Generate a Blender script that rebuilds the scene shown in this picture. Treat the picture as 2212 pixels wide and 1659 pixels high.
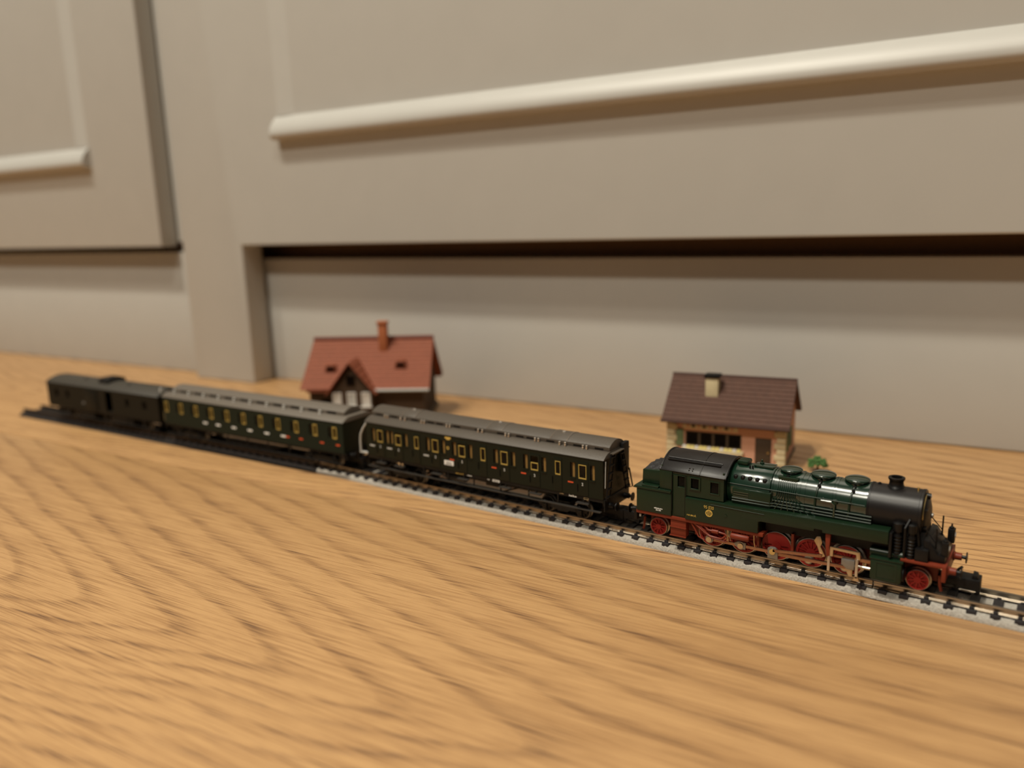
import bpy, bmesh, math, random
from mathutils import Vector, Matrix
random.seed(7)
R = math.radians
MM = 0.001
scene = bpy.context.scene
for o in list(bpy.data.objects):
    bpy.data.objects.remove(o, do_unlink=True)

# ------------------------------------------------------------------ camera, world, lights, exposure
cam_data = bpy.data.cameras.new('camera')
cam = bpy.data.objects.new('camera', cam_data)
scene.collection.objects.link(cam)
scene.camera = cam
CAM = (66.486, -228.113, 104.517)                 # millimetres
YAW, PITCH, ROLL, FPX = -0.6203, 0.2035, -0.0323, 1744.5
_f = Vector((math.sin(YAW) * math.cos(PITCH), math.cos(YAW) * math.cos(PITCH), -math.sin(PITCH)))
_r = Vector((math.cos(YAW), -math.sin(YAW), 0))
_u = _r.cross(_f)
_r2 = _r * math.cos(ROLL) + _u * math.sin(ROLL)
_u2 = _u * math.cos(ROLL) - _r * math.sin(ROLL)
m = Matrix((( _r2.x, _u2.x, -_f.x), (_r2.y, _u2.y, -_f.y), (_r2.z, _u2.z, -_f.z))).to_4x4()
m.translation = Vector(CAM) * MM
cam.matrix_world = m
cam_data.sensor_width = 36.0
cam_data.lens = FPX / 2212.0 * 36.0
cam_data.clip_start = 0.005
cam_data.clip_end = 30
cam_data.dof.use_dof = True
cam_data.dof.focus_distance = 0.241
cam_data.dof.aperture_fstop = cam_data.lens / 3.8   # 3.8 mm entrance pupil

world = bpy.data.worlds.new('room_light')
scene.world = world
world.use_nodes = True
world.node_tree.nodes['Background'].inputs[0].default_value = (1.0, 0.95, 0.88, 1)
world.node_tree.nodes['Background'].inputs[1].default_value = 0.07

def lamp(name, loc, size, power, color):
    d = bpy.data.lights.new(name, 'AREA')
    d.shape = 'DISK'; d.size = size; d.energy = power; d.color = color
    o = bpy.data.objects.new(name, d); scene.collection.objects.link(o)
    o.location = loc
    o.rotation_euler = (Vector((-0.1, 0.0, 0.0)) - Vector(loc)).to_track_quat('-Z', 'Y').to_euler()
    return o
WARM = (1.0, 0.93, 0.78)
lamp('ceiling_lamp_left_offscreen', (-0.86, -0.85, 2.30), 0.13, 19, WARM)
lamp('ceiling_lamp_middle_offscreen', (-0.38, -0.85, 2.30), 0.13, 30, WARM)
lamp('ceiling_lamp_right_offscreen', (0.55, -0.95, 2.30), 0.13, 11, WARM)
lamp('ceiling_lamp_front_offscreen', (-0.35, -1.90, 2.30), 0.16, 29, WARM)

scene.view_settings.view_transform = 'Standard'
scene.view_settings.look = 'None'
scene.view_settings.exposure = 0.0
scene.view_settings.gamma = 1.0
scene.view_settings.use_curve_mapping = False

# ------------------------------------------------------------------ materials
def new_mat(name):
    mt = bpy.data.materials.new(name); mt.use_nodes = True
    return mt, mt.node_tree, mt.node_tree.nodes['Principled BSDF']

def mat(name, col, rough=0.5, metal=0.0, var=0.12, scale=900.0, bump=0.0, spec=0.5, coat=0.0):
    """plain painted or moulded surface with fine procedural mottling"""
    mt, nt, b = new_mat(name)
    tc = nt.nodes.new('ShaderNodeTexCoord')
    nz = nt.nodes.new('ShaderNodeTexNoise'); nz.inputs['Scale'].default_value = scale; nz.inputs['Detail'].default_value = 4
    nt.links.new(tc.outputs['Object'], nz.inputs['Vector'])
    mr = nt.nodes.new('ShaderNodeMapRange')
    mr.inputs[3].default_value = 1 - var; mr.inputs[4].default_value = 1 + var
    nt.links.new(nz.outputs[0], mr.inputs[0])
    mx = nt.nodes.new('ShaderNodeVectorMath'); mx.operation = 'MULTIPLY'
    mx.inputs[0].default_value = col
    nt.links.new(mr.outputs[0], mx.inputs[1])
    nt.links.new(mx.outputs[0], b.inputs['Base Color'])
    b.inputs['Roughness'].default_value = rough
    b.inputs['Metallic'].default_value = metal
    b.inputs['Specular IOR Level'].default_value = spec
    b.inputs['Coat Weight'].default_value = coat
    if bump:
        bp = nt.nodes.new('ShaderNodeBump'); bp.inputs['Strength'].default_value = bump; bp.inputs['Distance'].default_value = 0.0003
        nt.links.new(nz.outputs[0], bp.inputs['Height']); nt.links.new(bp.outputs[0], b.inputs['Normal'])
    return mt

def glass_mat(name, tint, rough=0.03, mixv=0.12):
    mt, nt, b = new_mat(name)
    b.inputs['Base Color'].default_value = (0.02, 0.02, 0.02, 1); b.inputs['Roughness'].default_value = rough
    tr = nt.nodes.new('ShaderNodeBsdfTransparent'); tr.inputs[0].default_value = (*tint, 1)
    mx = nt.nodes.new('ShaderNodeMixShader'); mx.inputs[0].default_value = mixv
    nt.links.new(tr.outputs[0], mx.inputs[1]); nt.links.new(b.outputs[0], mx.inputs[2])
    nt.links.new(mx.outputs[0], nt.nodes['Material Output'].inputs[0])
    return mt

def oak_mat(name, w0, k_bend, spacing, seed, tone):
    """oak plank: cathedral figure from a slanted cut through growth rings, open pores, satin lacquer.
       object coordinates are metres along (x) and across (y) the board."""
    mt, nt, b = new_mat(name)
    N = nt.nodes; L = nt.links
    def math_n(op, a, c=None, d=None):
        n = N.new('ShaderNodeMath'); n.operation = op
        for i, v in enumerate((a, c, d)):
            if v is None: continue
            if isinstance(v, (int, float)): n.inputs[i].default_value = v
            else: L.new(v, n.inputs[i])
        return n.outputs[0]
    tc = N.new('ShaderNodeTexCoord')
    mp = N.new('ShaderNodeMapping'); mp.inputs['Scale'].default_value = (1000, 1000, 1000)
    L.new(tc.outputs['Object'], mp.inputs[0])
    sp = N.new('ShaderNodeSeparateXYZ'); L.new(mp.outputs[0], sp.inputs[0])
    x, y = sp.outputs[0], sp.outputs[1]
    def noise(sx, sy, detail=3, rough=0.5, off=0.0, dist=0.0):
        m2 = N.new('ShaderNodeMapping'); m2.inputs['Scale'].default_value = (sx, sy, 1); m2.inputs['Location'].default_value = (off + seed, off * 1.7 - seed, seed * 3.1)
        L.new(mp.outputs[0], m2.inputs[0])
        n = N.new('ShaderNodeTexNoise'); n.inputs['Scale'].default_value = 1; n.inputs['Detail'].default_value = detail
        n.inputs['Roughness'].default_value = rough; n.inputs['Distortion'].default_value = dist
        L.new(m2.outputs[0], n.inputs['Vector']); return n.outputs[0]
    # figure
    xb = math_n('MAXIMUM', math_n('ADD', x, 70.0), 0.0)
    bend = math_n('MULTIPLY', math_n('MULTIPLY', xb, xb), k_bend)
    wob = math_n('MULTIPLY', math_n('SUBTRACT', noise(0.009, 0.016, 2), 0.5), 14.0)
    jag = math_n('MULTIPLY', math_n('SUBTRACT', noise(0.035, 1.3, 3, 0.7, 5), 0.5), 2.6)
    yw = math_n('ADD', math_n('ADD', math_n('SUBTRACT', math_n('SUBTRACT', y, w0), bend), wob), jag)
    g = math_n('SQRT', math_n('ADD', math_n('POWER', math_n('MAXIMUM', math_n('DIVIDE', yw, 0.30), math_n('DIVIDE', yw, -0.15)), 2.0), 500.0))
    fld = math_n('ADD', math_n('ADD', x, g), math_n('MULTIPLY', math_n('SUBTRACT', noise(0.003, 0.03, 2, 0.5, 9), 0.5), 50.0))
    ring = math_n('FRACT', math_n('DIVIDE', fld, spacing))
    late = N.new('ShaderNodeValToRGB'); e = late.color_ramp.elements
    e[0].position = 0.0; e[0].color = (0.10, 0.10, 0.10, 1); e[1].position = 1.0; e[1].color = (0.18, 0.18, 0.18, 1)
    for pos, v in ((0.06, 0.70), (0.16, 1.0), (0.34, 0.42), (0.60, 0.06)):
        q = e.new(pos); q.color = (v, v, v, 1)
    L.new(ring, late.inputs[0])
    # pores : thin dark dashes along the grain, denser in the ring start
    pore = noise(0.034, 2.4, 2, 0.6, 3)
    pore2 = noise(0.060, 5.2, 2, 0.6, 13)
    pm = N.new('ShaderNodeMapRange'); pm.inputs[1].default_value = 0.53; pm.inputs[2].default_value = 0.62; L.new(pore, pm.inputs[0])
    pm2 = N.new('ShaderNodeMapRange'); pm2.inputs[1].default_value = 0.53; pm2.inputs[2].default_value = 0.63; L.new(pore2, pm2.inputs[0])
    streak = noise(0.008, 0.9, 3, 0.55, 21)
    broad = noise(0.006, 0.03, 2, 0.5, 33)
    dens = math_n('ADD', math_n('MULTIPLY', late.outputs[0], 0.60), 0.46)
    poreamt = math_n('MULTIPLY', math_n('MAXIMUM', pm.outputs[0], math_n('MULTIPLY', pm2.outputs[0], 0.85)), dens)
    mid = noise(0.016, 0.75, 4, 0.6, 41)
    lmod = math_n('MULTIPLY', late.outputs[0], math_n('ADD', math_n('MULTIPLY', noise(0.009, 0.28, 3, 0.6, 51), 2.0), -0.35))
    dark = math_n('ADD', math_n('ADD', math_n('MULTIPLY', lmod, 0.34), math_n('MULTIPLY', poreamt, 0.66)), math_n('MULTIPLY', math_n('SUBTRACT', streak, 0.47), 0.65))
    dark = math_n('ADD', dark, math_n('MULTIPLY', math_n('SUBTRACT', mid, 0.5), 0.50))
    dark = math_n('ADD', dark, math_n('MULTIPLY', math_n('SUBTRACT', broad, 0.5), 0.35))
    cr = N.new('ShaderNodeValToRGB'); c = cr.color_ramp.elements
    c[0].position = 0.0; c[0].color = (0.54 * tone, 0.315 * tone, 0.138 * tone, 1)
    c[1].position = 1.0; c[1].color = (0.120 * tone, 0.058 * tone, 0.026 * tone, 1)
    q = c.new(0.38); q.color = (0.37 * tone, 0.198 * tone, 0.080 * tone, 1)
    L.new(dark, cr.inputs[0]); L.new(cr.outputs[0], b.inputs['Base Color'])
    rr = N.new('ShaderNodeMapRange'); rr.inputs[3].default_value = 0.34; rr.inputs[4].default_value = 0.58; L.new(dark, rr.inputs[0])
    L.new(rr.outputs[0], b.inputs['Roughness'])
    bp = N.new('ShaderNodeBump'); bp.inputs['Strength'].default_value = 0.35; bp.inputs['Distance'].default_value = 0.00012; bp.invert = True
    L.new(math_n('ADD', poreamt, math_n('MULTIPLY', late.outputs[0], 0.3)), bp.inputs['Height']); L.new(bp.outputs[0], b.inputs['Normal'])
    return mt

M = {}
M['oak_a'] = oak_mat('oak_front_board', -112.0, 0.00125, 38.0, 1.3, 1.0)
M['oak_b'] = oak_mat('oak_rear_board', 60.0, 0.0002, 30.0, 7.9, 1.0)
M['paint'] = mat('cabinet_paint', (0.470, 0.458, 0.428), 0.42, var=0.03, scale=60, bump=0.03)
M['carcass'] = mat('cabinet_inside', (0.20, 0.11, 0.05), 0.8)
M['lgreen'] = mat('loco_green', (0.0060, 0.0175, 0.0075), 0.34, var=0.15, spec=0.35)
M['lgloss'] = mat('boiler_green', (0.006, 0.022, 0.012), 0.19, var=0.1, spec=0.7, coat=0.6)
M['lblack'] = mat('loco_black', (0.004, 0.0036, 0.0036), 0.40, var=0.2, spec=0.3)
M['roofblk'] = mat('loco_roof_black', (0.0090, 0.0072, 0.0068), 0.38, var=0.15, bump=0.05, spec=0.32)
M['pipe'] = mat('pipe_green', (0.010, 0.022, 0.011), 0.5, var=0.2, spec=0.3)
M['dull'] = mat('matt_black', (0.004, 0.0035, 0.0035), 0.5, var=0.2, spec=0.25)
M['coal'] = mat('coal', (0.012, 0.011, 0.012), 0.6, var=0.5, scale=1500, bump=0.9)
M['red'] = mat('chassis_red', (0.165, 0.025, 0.010), 0.45, var=0.1, spec=0.3)
M['wred'] = mat('wheel_red', (0.27, 0.014, 0.011), 0.42, var=0.1, spec=0.3)
M['steel'] = mat('bright_steel', (0.58, 0.54, 0.48), 0.34, 1.0, var=0.08)
M['dsteel'] = mat('dull_steel', (0.26, 0.25, 0.23), 0.42, 0.75, var=0.15)
M['nickel'] = mat('nickel_silver', (0.50, 0.40, 0.27), 0.30, 1.0, var=0.15)
M['brass'] = mat('brass', (0.60, 0.46, 0.20), 0.3, 1.0, var=0.1)
M['rodmetal'] = mat('rod_metal', (0.36, 0.20, 0.13), 0.36, 1.0, var=0.15)
M['rail'] = mat('rail_nickel', (0.40, 0.345, 0.275), 0.30, 1.0, var=0.12)
M['ballast'] = mat('grey_ballast', (0.37, 0.34, 0.298), 0.85, var=0.45, scale=1800, bump=1.0)
M['sleeper'] = mat('black_sleeper', (0.012, 0.010, 0.012), 0.6, var=0.2)
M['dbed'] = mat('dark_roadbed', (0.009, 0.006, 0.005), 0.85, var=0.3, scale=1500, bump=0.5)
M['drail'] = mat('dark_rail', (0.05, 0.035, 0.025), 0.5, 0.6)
M['cgreen'] = mat('coach_green', (0.0058, 0.0082, 0.0040), 0.45, var=0.15, spec=0.22)
M['cgreen2'] = mat('coach_bottle_green', (0.005, 0.011, 0.0065), 0.5, var=0.15, spec=0.22)
M['wgreen'] = mat('wagon_green', (0.0055, 0.0052, 0.003), 0.55, var=0.2, spec=0.22)
M['croof'] = mat('coach_roof', (0.072, 0.058, 0.045), 0.52, var=0.2, scale=2500, bump=0.35)
M['croof2'] = mat('coach_roof_light', (0.125, 0.104, 0.083), 0.6, var=0.15, scale=2000, bump=0.2)
M['croof3'] = mat('wagon_roof', (0.036, 0.030, 0.022), 0.6, var=0.15)
M['cunder'] = mat('coach_underframe', (0.007, 0.0062, 0.0056), 0.55, var=0.2, spec=0.3)
M['cstep'] = mat('foot_board', (0.030, 0.026, 0.022), 0.5)
M['yellow'] = mat('yellow_frame', (0.40, 0.275, 0.06), 0.5)
M['inner'] = mat('coach_interior', (0.48, 0.35, 0.18), 0.6)
M['white'] = mat('white_print', (0.75, 0.74, 0.70), 0.5, var=0.03)
M['grey'] = mat('grey_print', (0.10, 0.10, 0.10), 0.5)
M['palegrey'] = mat('pale_grey', (0.42, 0.42, 0.40), 0.4)
M['orange'] = mat('orange_print', (0.62, 0.075, 0.02), 0.5, var=0.03)
M['gold'] = mat('gold_print', (0.50, 0.33, 0.07), 0.45, var=0.03)
M['vent'] = mat('vent_metal', (0.70, 0.67, 0.63), 0.22, 0.95)
M['glass'] = glass_mat('window_glass', (0.92, 0.87, 0.76))
M['dglass'] = glass_mat('dark_glass', (0.30, 0.26, 0.22))
M['hroof_r'] = mat('red_tile', (0.225, 0.060, 0.026), 0.75, var=0.3, scale=700)
M['hridge'] = mat('ridge_tile', (0.15, 0.035, 0.020), 0.75)
M['hchim'] = mat('orange_brick', (0.36, 0.105, 0.034), 0.75)
M['timber'] = mat('dark_timber', (0.050, 0.026, 0.011), 0.7, var=0.4, scale=500)
M['render'] = mat('grey_render', (0.36, 0.31, 0.25), 0.8)
M['hwhite'] = mat('white_window', (0.55, 0.52, 0.48), 0.6)
M['hbase'] = mat('stone_base', (0.10, 0.075, 0.05), 0.8, var=0.4, scale=600)
M['hroof_b'] = mat('brown_tile', (0.082, 0.036, 0.023), 0.78, var=0.3, scale=500)
M['bridge'] = mat('brown_ridge', (0.055, 0.022, 0.015), 0.78)
M['pink'] = mat('pink_render', (0.54, 0.285, 0.185), 0.8, var=0.1)
M['cream'] = mat('cream_stone', (0.55, 0.46, 0.28), 0.8, var=0.15, scale=400)
M['hdoor'] = mat('brown_door', (0.055, 0.034, 0.018), 0.6)
M['shutter'] = mat('green_shutter', (0.12, 0.17, 0.08), 0.7)
M['flower'] = mat('yellow_flowers', (0.62, 0.52, 0.18), 0.8, var=0.5, scale=900, bump=0.8)
M['leaf'] = mat('bush_leaf', (0.045, 0.115, 0.022), 0.8, var=0.5, scale=600, bump=0.8)
M['twig'] = mat('twig', (0.10, 0.05, 0.03), 0.8)

# ------------------------------------------------------------------ mesh builder (millimetres)
class MB:
    def __init__(self): self.v = []; self.f = []
    def add(self, vs, fs):
        n = len(self.v); self.v += [tuple(q) for q in vs]; self.f += [tuple(i + n for i in f) for f in fs]; return self
    def box(self, x0, x1, y0, y1, z0, z1):
        return self.add([(x0,y0,z0),(x1,y0,z0),(x1,y1,z0),(x0,y1,z0),(x0,y0,z1),(x1,y0,z1),(x1,y1,z1),(x0,y1,z1)],
                        [(0,3,2,1),(4,5,6,7),(0,1,5,4),(1,2,6,5),(2,3,7,6),(3,0,4,7)])
    def prism(self, pts, a0, a1, axis='x'):
        """polygon pts extruded along axis; pts are (y,z) for x, (x,z) for y, (x,y) for z"""
        def mk(a, p):
            return (a, p[0], p[1]) if axis == 'x' else (p[0], a, p[1]) if axis == 'y' else (p[0], p[1], a)
        n = len(pts)
        vs = [mk(a0, p) for p in pts] + [mk(a1, p) for p in pts]
        fs = [tuple(range(n))[::-1], tuple(range(n, 2 * n))]
        for i in range(n):
            j = (i + 1) % n; fs.append((i, j, n + j, n + i))
        return self.add(vs, fs)
    def lathe(self, c, prof, axis='z', seg=24, sx=1.0, loop=False):
        """prof: list of (radius, height) ; closed with caps"""
        vs = []; fs = []
        for r, h in prof:
            for k in range(seg):
                a = 2 * math.pi * k / seg; p, q = r * math.cos(a) * sx, r * math.sin(a)
                vs.append((c[0] + p, c[1] + q, c[2] + h) if axis == 'z' else (c[0] + h, c[1] + p, c[2] + q) if axis == 'x' else (c[0] + p, c[1] + h, c[2] + q))
        for i in range(len(prof) - 1):
            for k in range(seg):
                j = (k + 1) % seg; fs.append((i*seg+k, i*seg+j, (i+1)*seg+j, (i+1)*seg+k))
        if loop:
            for k in range(seg):
                j = (k + 1) % seg; i = len(prof) - 1; fs.append((i*seg+k, i*seg+j, j, k))
        else:
            fs.append(tuple(range(seg))[::-1]); fs.append(tuple(range((len(prof)-1)*seg, len(prof)*seg)))
        return self.add(vs, fs)
    def cyl(self, c, r, h, axis='z', seg=20):
        return self.lathe(c, [(r, 0), (r, h)], axis, seg)
    def tube(self, pts, r, seg=6):
        pts = [Vector(p) for p in pts]; vs = []; fs = []
        up = None
        for i, p in enumerate(pts):
            d = (pts[min(i+1, len(pts)-1)] - pts[max(i-1, 0)]).normalized()
            if up is None: up = d.orthogonal().normalized()
            up = (up - d * up.dot(d)).normalized(); s = d.cross(up)
            for k in range(seg):
                a = 2 * math.pi * k / seg; vs.append(tuple(p + up * r * math.cos(a) + s * r * math.sin(a)))
        for i in range(len(pts) - 1):
            for k in range(seg):
                j = (k + 1) % seg; fs.append((i*seg+k, i*seg+j, (i+1)*seg+j, (i+1)*seg+k))
        fs.append(tuple(range(seg))[::-1]); fs.append(tuple(range((len(pts)-1)*seg, len(pts)*seg)))
        return self.add(vs, fs)
    def wall(self, x0, x1, z0, z1, holes, y0, y1):
        """slab in the xz plane from y0 to y1 with rectangular holes (hx0,hx1,hz0,hz1)"""
        xs = sorted({x0, x1, *[min(max(h[i], x0), x1) for h in holes for i in (0, 1)]}); zs = sorted({z0, z1, *[min(max(h[i], z0), z1) for h in holes for i in (2, 3)]})
        def full(i, k):
            if i < 0 or k < 0 or i >= len(xs) - 1 or k >= len(zs) - 1: return False
            cx, cz = (xs[i]+xs[i+1])/2, (zs[k]+zs[k+1])/2
            return not any(h[0] < cx < h[1] and h[2] < cz < h[3] for h in holes)
        for i in range(len(xs)-1):
            for k in range(len(zs)-1):
                if not full(i, k): continue
                a, b2, c, d = xs[i], xs[i+1], zs[k], zs[k+1]
                for yy in (y0, y1): self.add([(a,yy,c),(b2,yy,c),(b2,yy,d),(a,yy,d)], [(0,1,2,3)])
                if not full(i-1, k): self.add([(a,y0,c),(a,y1,c),(a,y1,d),(a,y0,d)], [(0,1,2,3)])
                if not full(i+1, k): self.add([(b2,y0,c),(b2,y1,c),(b2,y1,d),(b2,y0,d)], [(0,1,2,3)])
                if not full(i, k-1): self.add([(a,y0,c),(b2,y0,c),(b2,y1,c),(a,y1,c)], [(0,1,2,3)])
                if not full(i, k+1): self.add([(a,y0,d),(b2,y0,d),(b2,y1,d),(a,y1,d)], [(0,1,2,3)])
        return self
    def ring(self, c, ro, ri, h, axis='y', seg=28):
        vs = []; fs = []
        for (r, hh) in ((ri,0),(ro,0),(ro,h),(ri,h)):
            for k in range(seg):
                a = 2*math.pi*k/seg; p, q = r*math.cos(a), r*math.sin(a)
                vs.append((c[0]+p, c[1]+hh, c[2]+q) if axis == 'y' else (c[0]+hh, c[1]+p, c[2]+q) if axis == 'x' else (c[0]+p, c[1]+q, c[2]+hh))
        for i in range(4):
            for k in range(seg):
                j = (k+1) % seg; i2 = (i+1) % 4; fs.append((i*seg+k, i*seg+j, i2*seg+j, i2*seg+k))
        return self.add(vs, fs)
    def mirror_y(self):
        n = len(self.v); self.v += [(a, -b2, c) for a, b2, c in self.v]; self.f += [tuple(i + n for i in f)[::-1] for f in self.f]; return self
    def mesh(self, name, material, smooth=35, bevel=0.0):
        bm = bmesh.new()
        vs = [bm.verts.new((a*MM, b2*MM, c*MM)) for a, b2, c in self.v]
        for f in self.f:
            try: bm.faces.new([vs[i] for i in f])
            except ValueError: pass
        bmesh.ops.remove_doubles(bm, verts=bm.verts, dist=1e-7)
        bmesh.ops.recalc_face_normals(bm, faces=bm.faces)
        if bevel:
            es = [e for e in bm.edges if len(e.link_faces) == 2 and e.calc_face_angle(0) > R(40)]
            bmesh.ops.bevel(bm, geom=es, offset=bevel*MM, segments=2, profile=0.5, affect='EDGES', clamp_overlap=True)
        me = bpy.data.meshes.new(name); bm.to_mesh(me); bm.free()
        me.materials.append(material)
        if smooth:
            me.polygons.foreach_set('use_smooth', [True]*len(me.polygons))
            me.set_sharp_from_angle(angle=R(smooth))
        return me
    def build(self, name, material, parent=None, label=None, **k):
        return link(name, self.mesh(name, material, **k), parent, label)

def link(name, data, parent=None, label=None):
    o = bpy.data.objects.new(name, data); scene.collection.objects.link(o)
    if parent is not None: o.parent = parent
    if label: o['label'] = label
    return o
def thing(name, label, cat, loc=(0,0,0), rz=0.0, group=None):
    o = bpy.data.objects.new(name, None); scene.collection.objects.link(o)
    o.empty_display_size = 0.01
    o.location = Vector(loc) * MM; o.rotation_euler = (0, 0, rz)
    o['label'] = label; o['category'] = cat
    if group: o['group'] = group
    return o
def struct(o): o['kind'] = 'structure'; return o
def text(name, s, size, material, parent, loc, width=None, center=True, label=None):
    """flat raised lettering on a side facing -Y ; size = letter height in mm"""
    cu = bpy.data.curves.new('lettering', 'FONT'); cu.body = s; cu.size = size * 1.4 * MM; cu.extrude = 0.00004
    if center: cu.align_x = 'CENTER'
    tmp = bpy.data.objects.new('tmp', cu); scene.collection.objects.link(tmp)
    bpy.context.view_layer.update()
    me = bpy.data.meshes.new_from_object(tmp.evaluated_get(bpy.context.evaluated_depsgraph_get()))
    bpy.data.objects.remove(tmp); bpy.data.curves.remove(cu)
    if width:
        xs = [v.co.x for v in me.vertices]; k = width * MM / (max(xs) - min(xs))
        for v in me.vertices: v.co.x *= k
    me.transform(Matrix.Rotation(R(90), 4, 'X'))
    me.materials.clear(); me.materials.append(material)
    o = link(name, me, parent, label); o.location = Vector(loc) * MM
    return o
def lines_print(name, x0, x1, z, h, y, material, parent, seed=0, gap=0.18, label=None):
    """a row of tiny illegible lettering : separate little strokes"""
    rnd = random.Random(seed); mb = MB(); x = x0
    while x < x1 - 0.1:
        w = rnd.uniform(0.12, 0.34); hh = h * rnd.choice((0.7, 0.7, 1.0))
        mb.box(x, min(x + w, x1), y - 0.04, y, z, z + hh); x += w + gap * rnd.choice((0.6, 0.7, 1.6))
    return mb.build(name, material, parent, label, smooth=0)

# ------------------------------------------------------------------ the room : floor boards and painted cabinets
PH = 0.086                                   # boards and cabinets run 4.9 degrees off the track
floor = thing('floor', 'oiled oak floor boards with open grain', 'floor', (0, 0, 0), PH)
struct(floor); del floor['category']
def plank(u0, u1, w0, w1, material, off=(0, 0)):
    cu, cw = off
    b = MB().box(u0 - cu, u1 - cu, w0 - cw, w1 - cw, -14, 0)
    o = b.build('plank', material, floor, bevel=0.45, smooth=30)
    o.location = (cu * MM, cw * MM, 0); return o
plank(-1500, 700, -200.2, -10.2, M['oak_a'])
plank(-1700, 900, -9.8, 180.2, M['oak_b'])
for i in range(1, 5):
    plank(-1500 - 90*i, 1000 + 130*i, -10.2 - 190.4*(i+1) + 0.4, -10.2 - 190.4*i, M['oak_b'] if i % 2 else M['oak_a'], (300*i, -400*i))
for i in range(1, 3):
    plank(-1500 + 90*i, 1000, 180.6 + 190.4*(i-1), 180.6 + 190.4*i - 0.4, M['oak_a'], (-500*i, 300*i))

W0 = 139.4                                    # front plane of the cabinet doors (board coordinates)
def half_round():
    """moulding section (out, along) : rounded nose with a flat underside"""
    return [(0, -7.0), (-5.2, -7.0), (-6.8, -5.8), (-7.2, -4.0), (-6.6, -1.4), (-5.2, 1.4), (-3.2, 4.0), (-1.4, 5.8), (0, 6.8)]
def moulding_frame(u0, u1, z0, z1, parent):
    mb = MB().prism([(W0 + a, z0 + b2) for a, b2 in half_round()], u0, u1, 'x'); mb.build('bottom_moulding', M['paint'], parent, smooth=50)
    MB().prism([(W0 + a, z1 + b2) for a, b2 in half_round()], u0, u1, 'x').build('top_moulding', M['paint'], parent, smooth=50)
    for u in (u0 + 8, u1 - 8):
        MB().prism([(u + b2, W0 + a * 0.08) for a, b2 in half_round()], z0 + 7, z1 - 4, 'z').build('side_moulding', M['paint'], parent, smooth=50)

cab = thing('cabinet', 'painted taupe cabinet with panel moulding and a leg running down to the floor', 'cabinet', (0, 0, 0), PH)
MB().prism([(-433.6, 0), (-375.4, 0), (-375.4, 92), (820, 92), (820, 0), (880, 0), (880, 760), (-433.6, 760)], W0, W0 + 17.5, 'y').build('front_panel', M['paint'], cab, bevel=1.2)
moulding_frame(-334, 780, 162.0, 690, cab)
MB().box(-433, 879, W0 + 19, W0 + 36, 0, 82.4).build('plinth', M['paint'], cab, bevel=1.0)
MB().box(-433, 879, W0 + 17.7, W0 + 500, 93, 759).build('carcass', M['carcass'], cab)
MB().box(-433, 879, W0 + 40, W0 + 46, 0, 92.9).build('back_board', M['carcass'], cab)

cab2 = thing('cabinet', 'painted taupe cabinet with an overhanging door beside the leg of the wider cabinet', 'cabinet', (0, 0, 0), PH)
d2 = MB().box(-1300, -455.8, W0, W0 + 14, 92, 760).build('door', M['paint'], cab2, bevel=1.2)
moulding_frame(-1230, -524, 157.0, 690, d2)
MB().box(-1300, -434.2, W0 + 15, W0 + 33, 0, 87.5).build('plinth', M['paint'], cab2, bevel=0.8)
MB().box(-1300, -434.2, W0 + 15, W0 + 480, 95, 760).build('carcass', M['paint'], cab2)
MB().box(-1300, -434.2, W0 + 36, W0 + 42, 0, 94.8).build('back_board', M['carcass'], cab2)

# ------------------------------------------------------------------ track
def rail_mesh(L, y, material, ztop=4.2):
    z = ztop; s = 1 if y > 0 else -1
    c = y + s * 0.4                                       # inner face of the head on the gauge line
    prof = [(c-0.8, z-1.9), (c+0.8, z-1.9), (c+0.8, z-1.65), (c+0.22, z-1.45), (c+0.22, z-0.65), (c+0.4, z-0.5), (c+0.4, z), (c-0.4, z), (c-0.4, z-0.5), (c-0.22, z-0.65), (c-0.22, z-1.45), (c-0.8, z-1.65)]
    return MB().prism(prof, 0.15, L - 0.15, 'x').mesh('rail', material, bevel=0.06)
def make_sleeper(linked, bedmat):
    mb = MB()
    mb.prism([(-7.0, 1.3), (7.0, 1.3), (6.8, 2.5), (-6.8, 2.5)], -1.15, 1.15, 'x')
    for s in (-1, 1):
        a, b2 = sorted((s*5.55, s*6.15)); mb.prism([(a, 2.4), (b2, 2.4), (b2 - 0.1, 3.15), (a + 0.1, 3.15)], -0.55, 0.55, 'x')
        a, b2 = sorted((s*3.6, s*4.1)); mb.box(-0.5, 0.5, a, b2, 2.4, 2.85)
        if linked:
            a, b2 = sorted((s*5.75, s*4.1)); mb.box(1.0, 4.4, a, b2, 1.9, 2.45)
    return mb.mesh('sleeper', bedmat, bevel=0.1)
SL = {True: make_sleeper(True, M['sleeper']), False: make_sleeper(False, M['sleeper'])}
def ballast_mesh(L):
    nx = int(L / 0.6); prof = [(-7.63, 0), (-7.6, 0.45), (-7.3, 1.05), (-6.95, 1.55), (-6.2, 1.95), (-3.6, 1.8), (0, 1.7), (3.6, 1.8), (6.2, 1.95), (6.95, 1.55), (7.3, 1.05), (7.6, 0.45), (7.63, 0)]
    rnd = random.Random(5); vs = []; fs = []; n = len(prof)
    for i in range(nx + 1):
        for k, (y, z) in enumerate(prof):
            j = 0.13 if 1 < k < n - 2 else 0.0
            vs.append((L * i / nx + (rnd.uniform(-.15, .15) if 0 < i < nx else 0), y + rnd.uniform(-j, j), z + rnd.uniform(-j, j)))
    for i in range(nx):
        for k in range(n - 1):
            a = i*n + k; fs.append((a, a + n, a + n + 1, a + 1))
    fs.append(tuple(range(n))); fs.append(tuple(range(nx*n, nx*n + n))[::-1])
    return MB().add(vs, fs).mesh('ballast_bed', M['ballast'], smooth=60)
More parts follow.
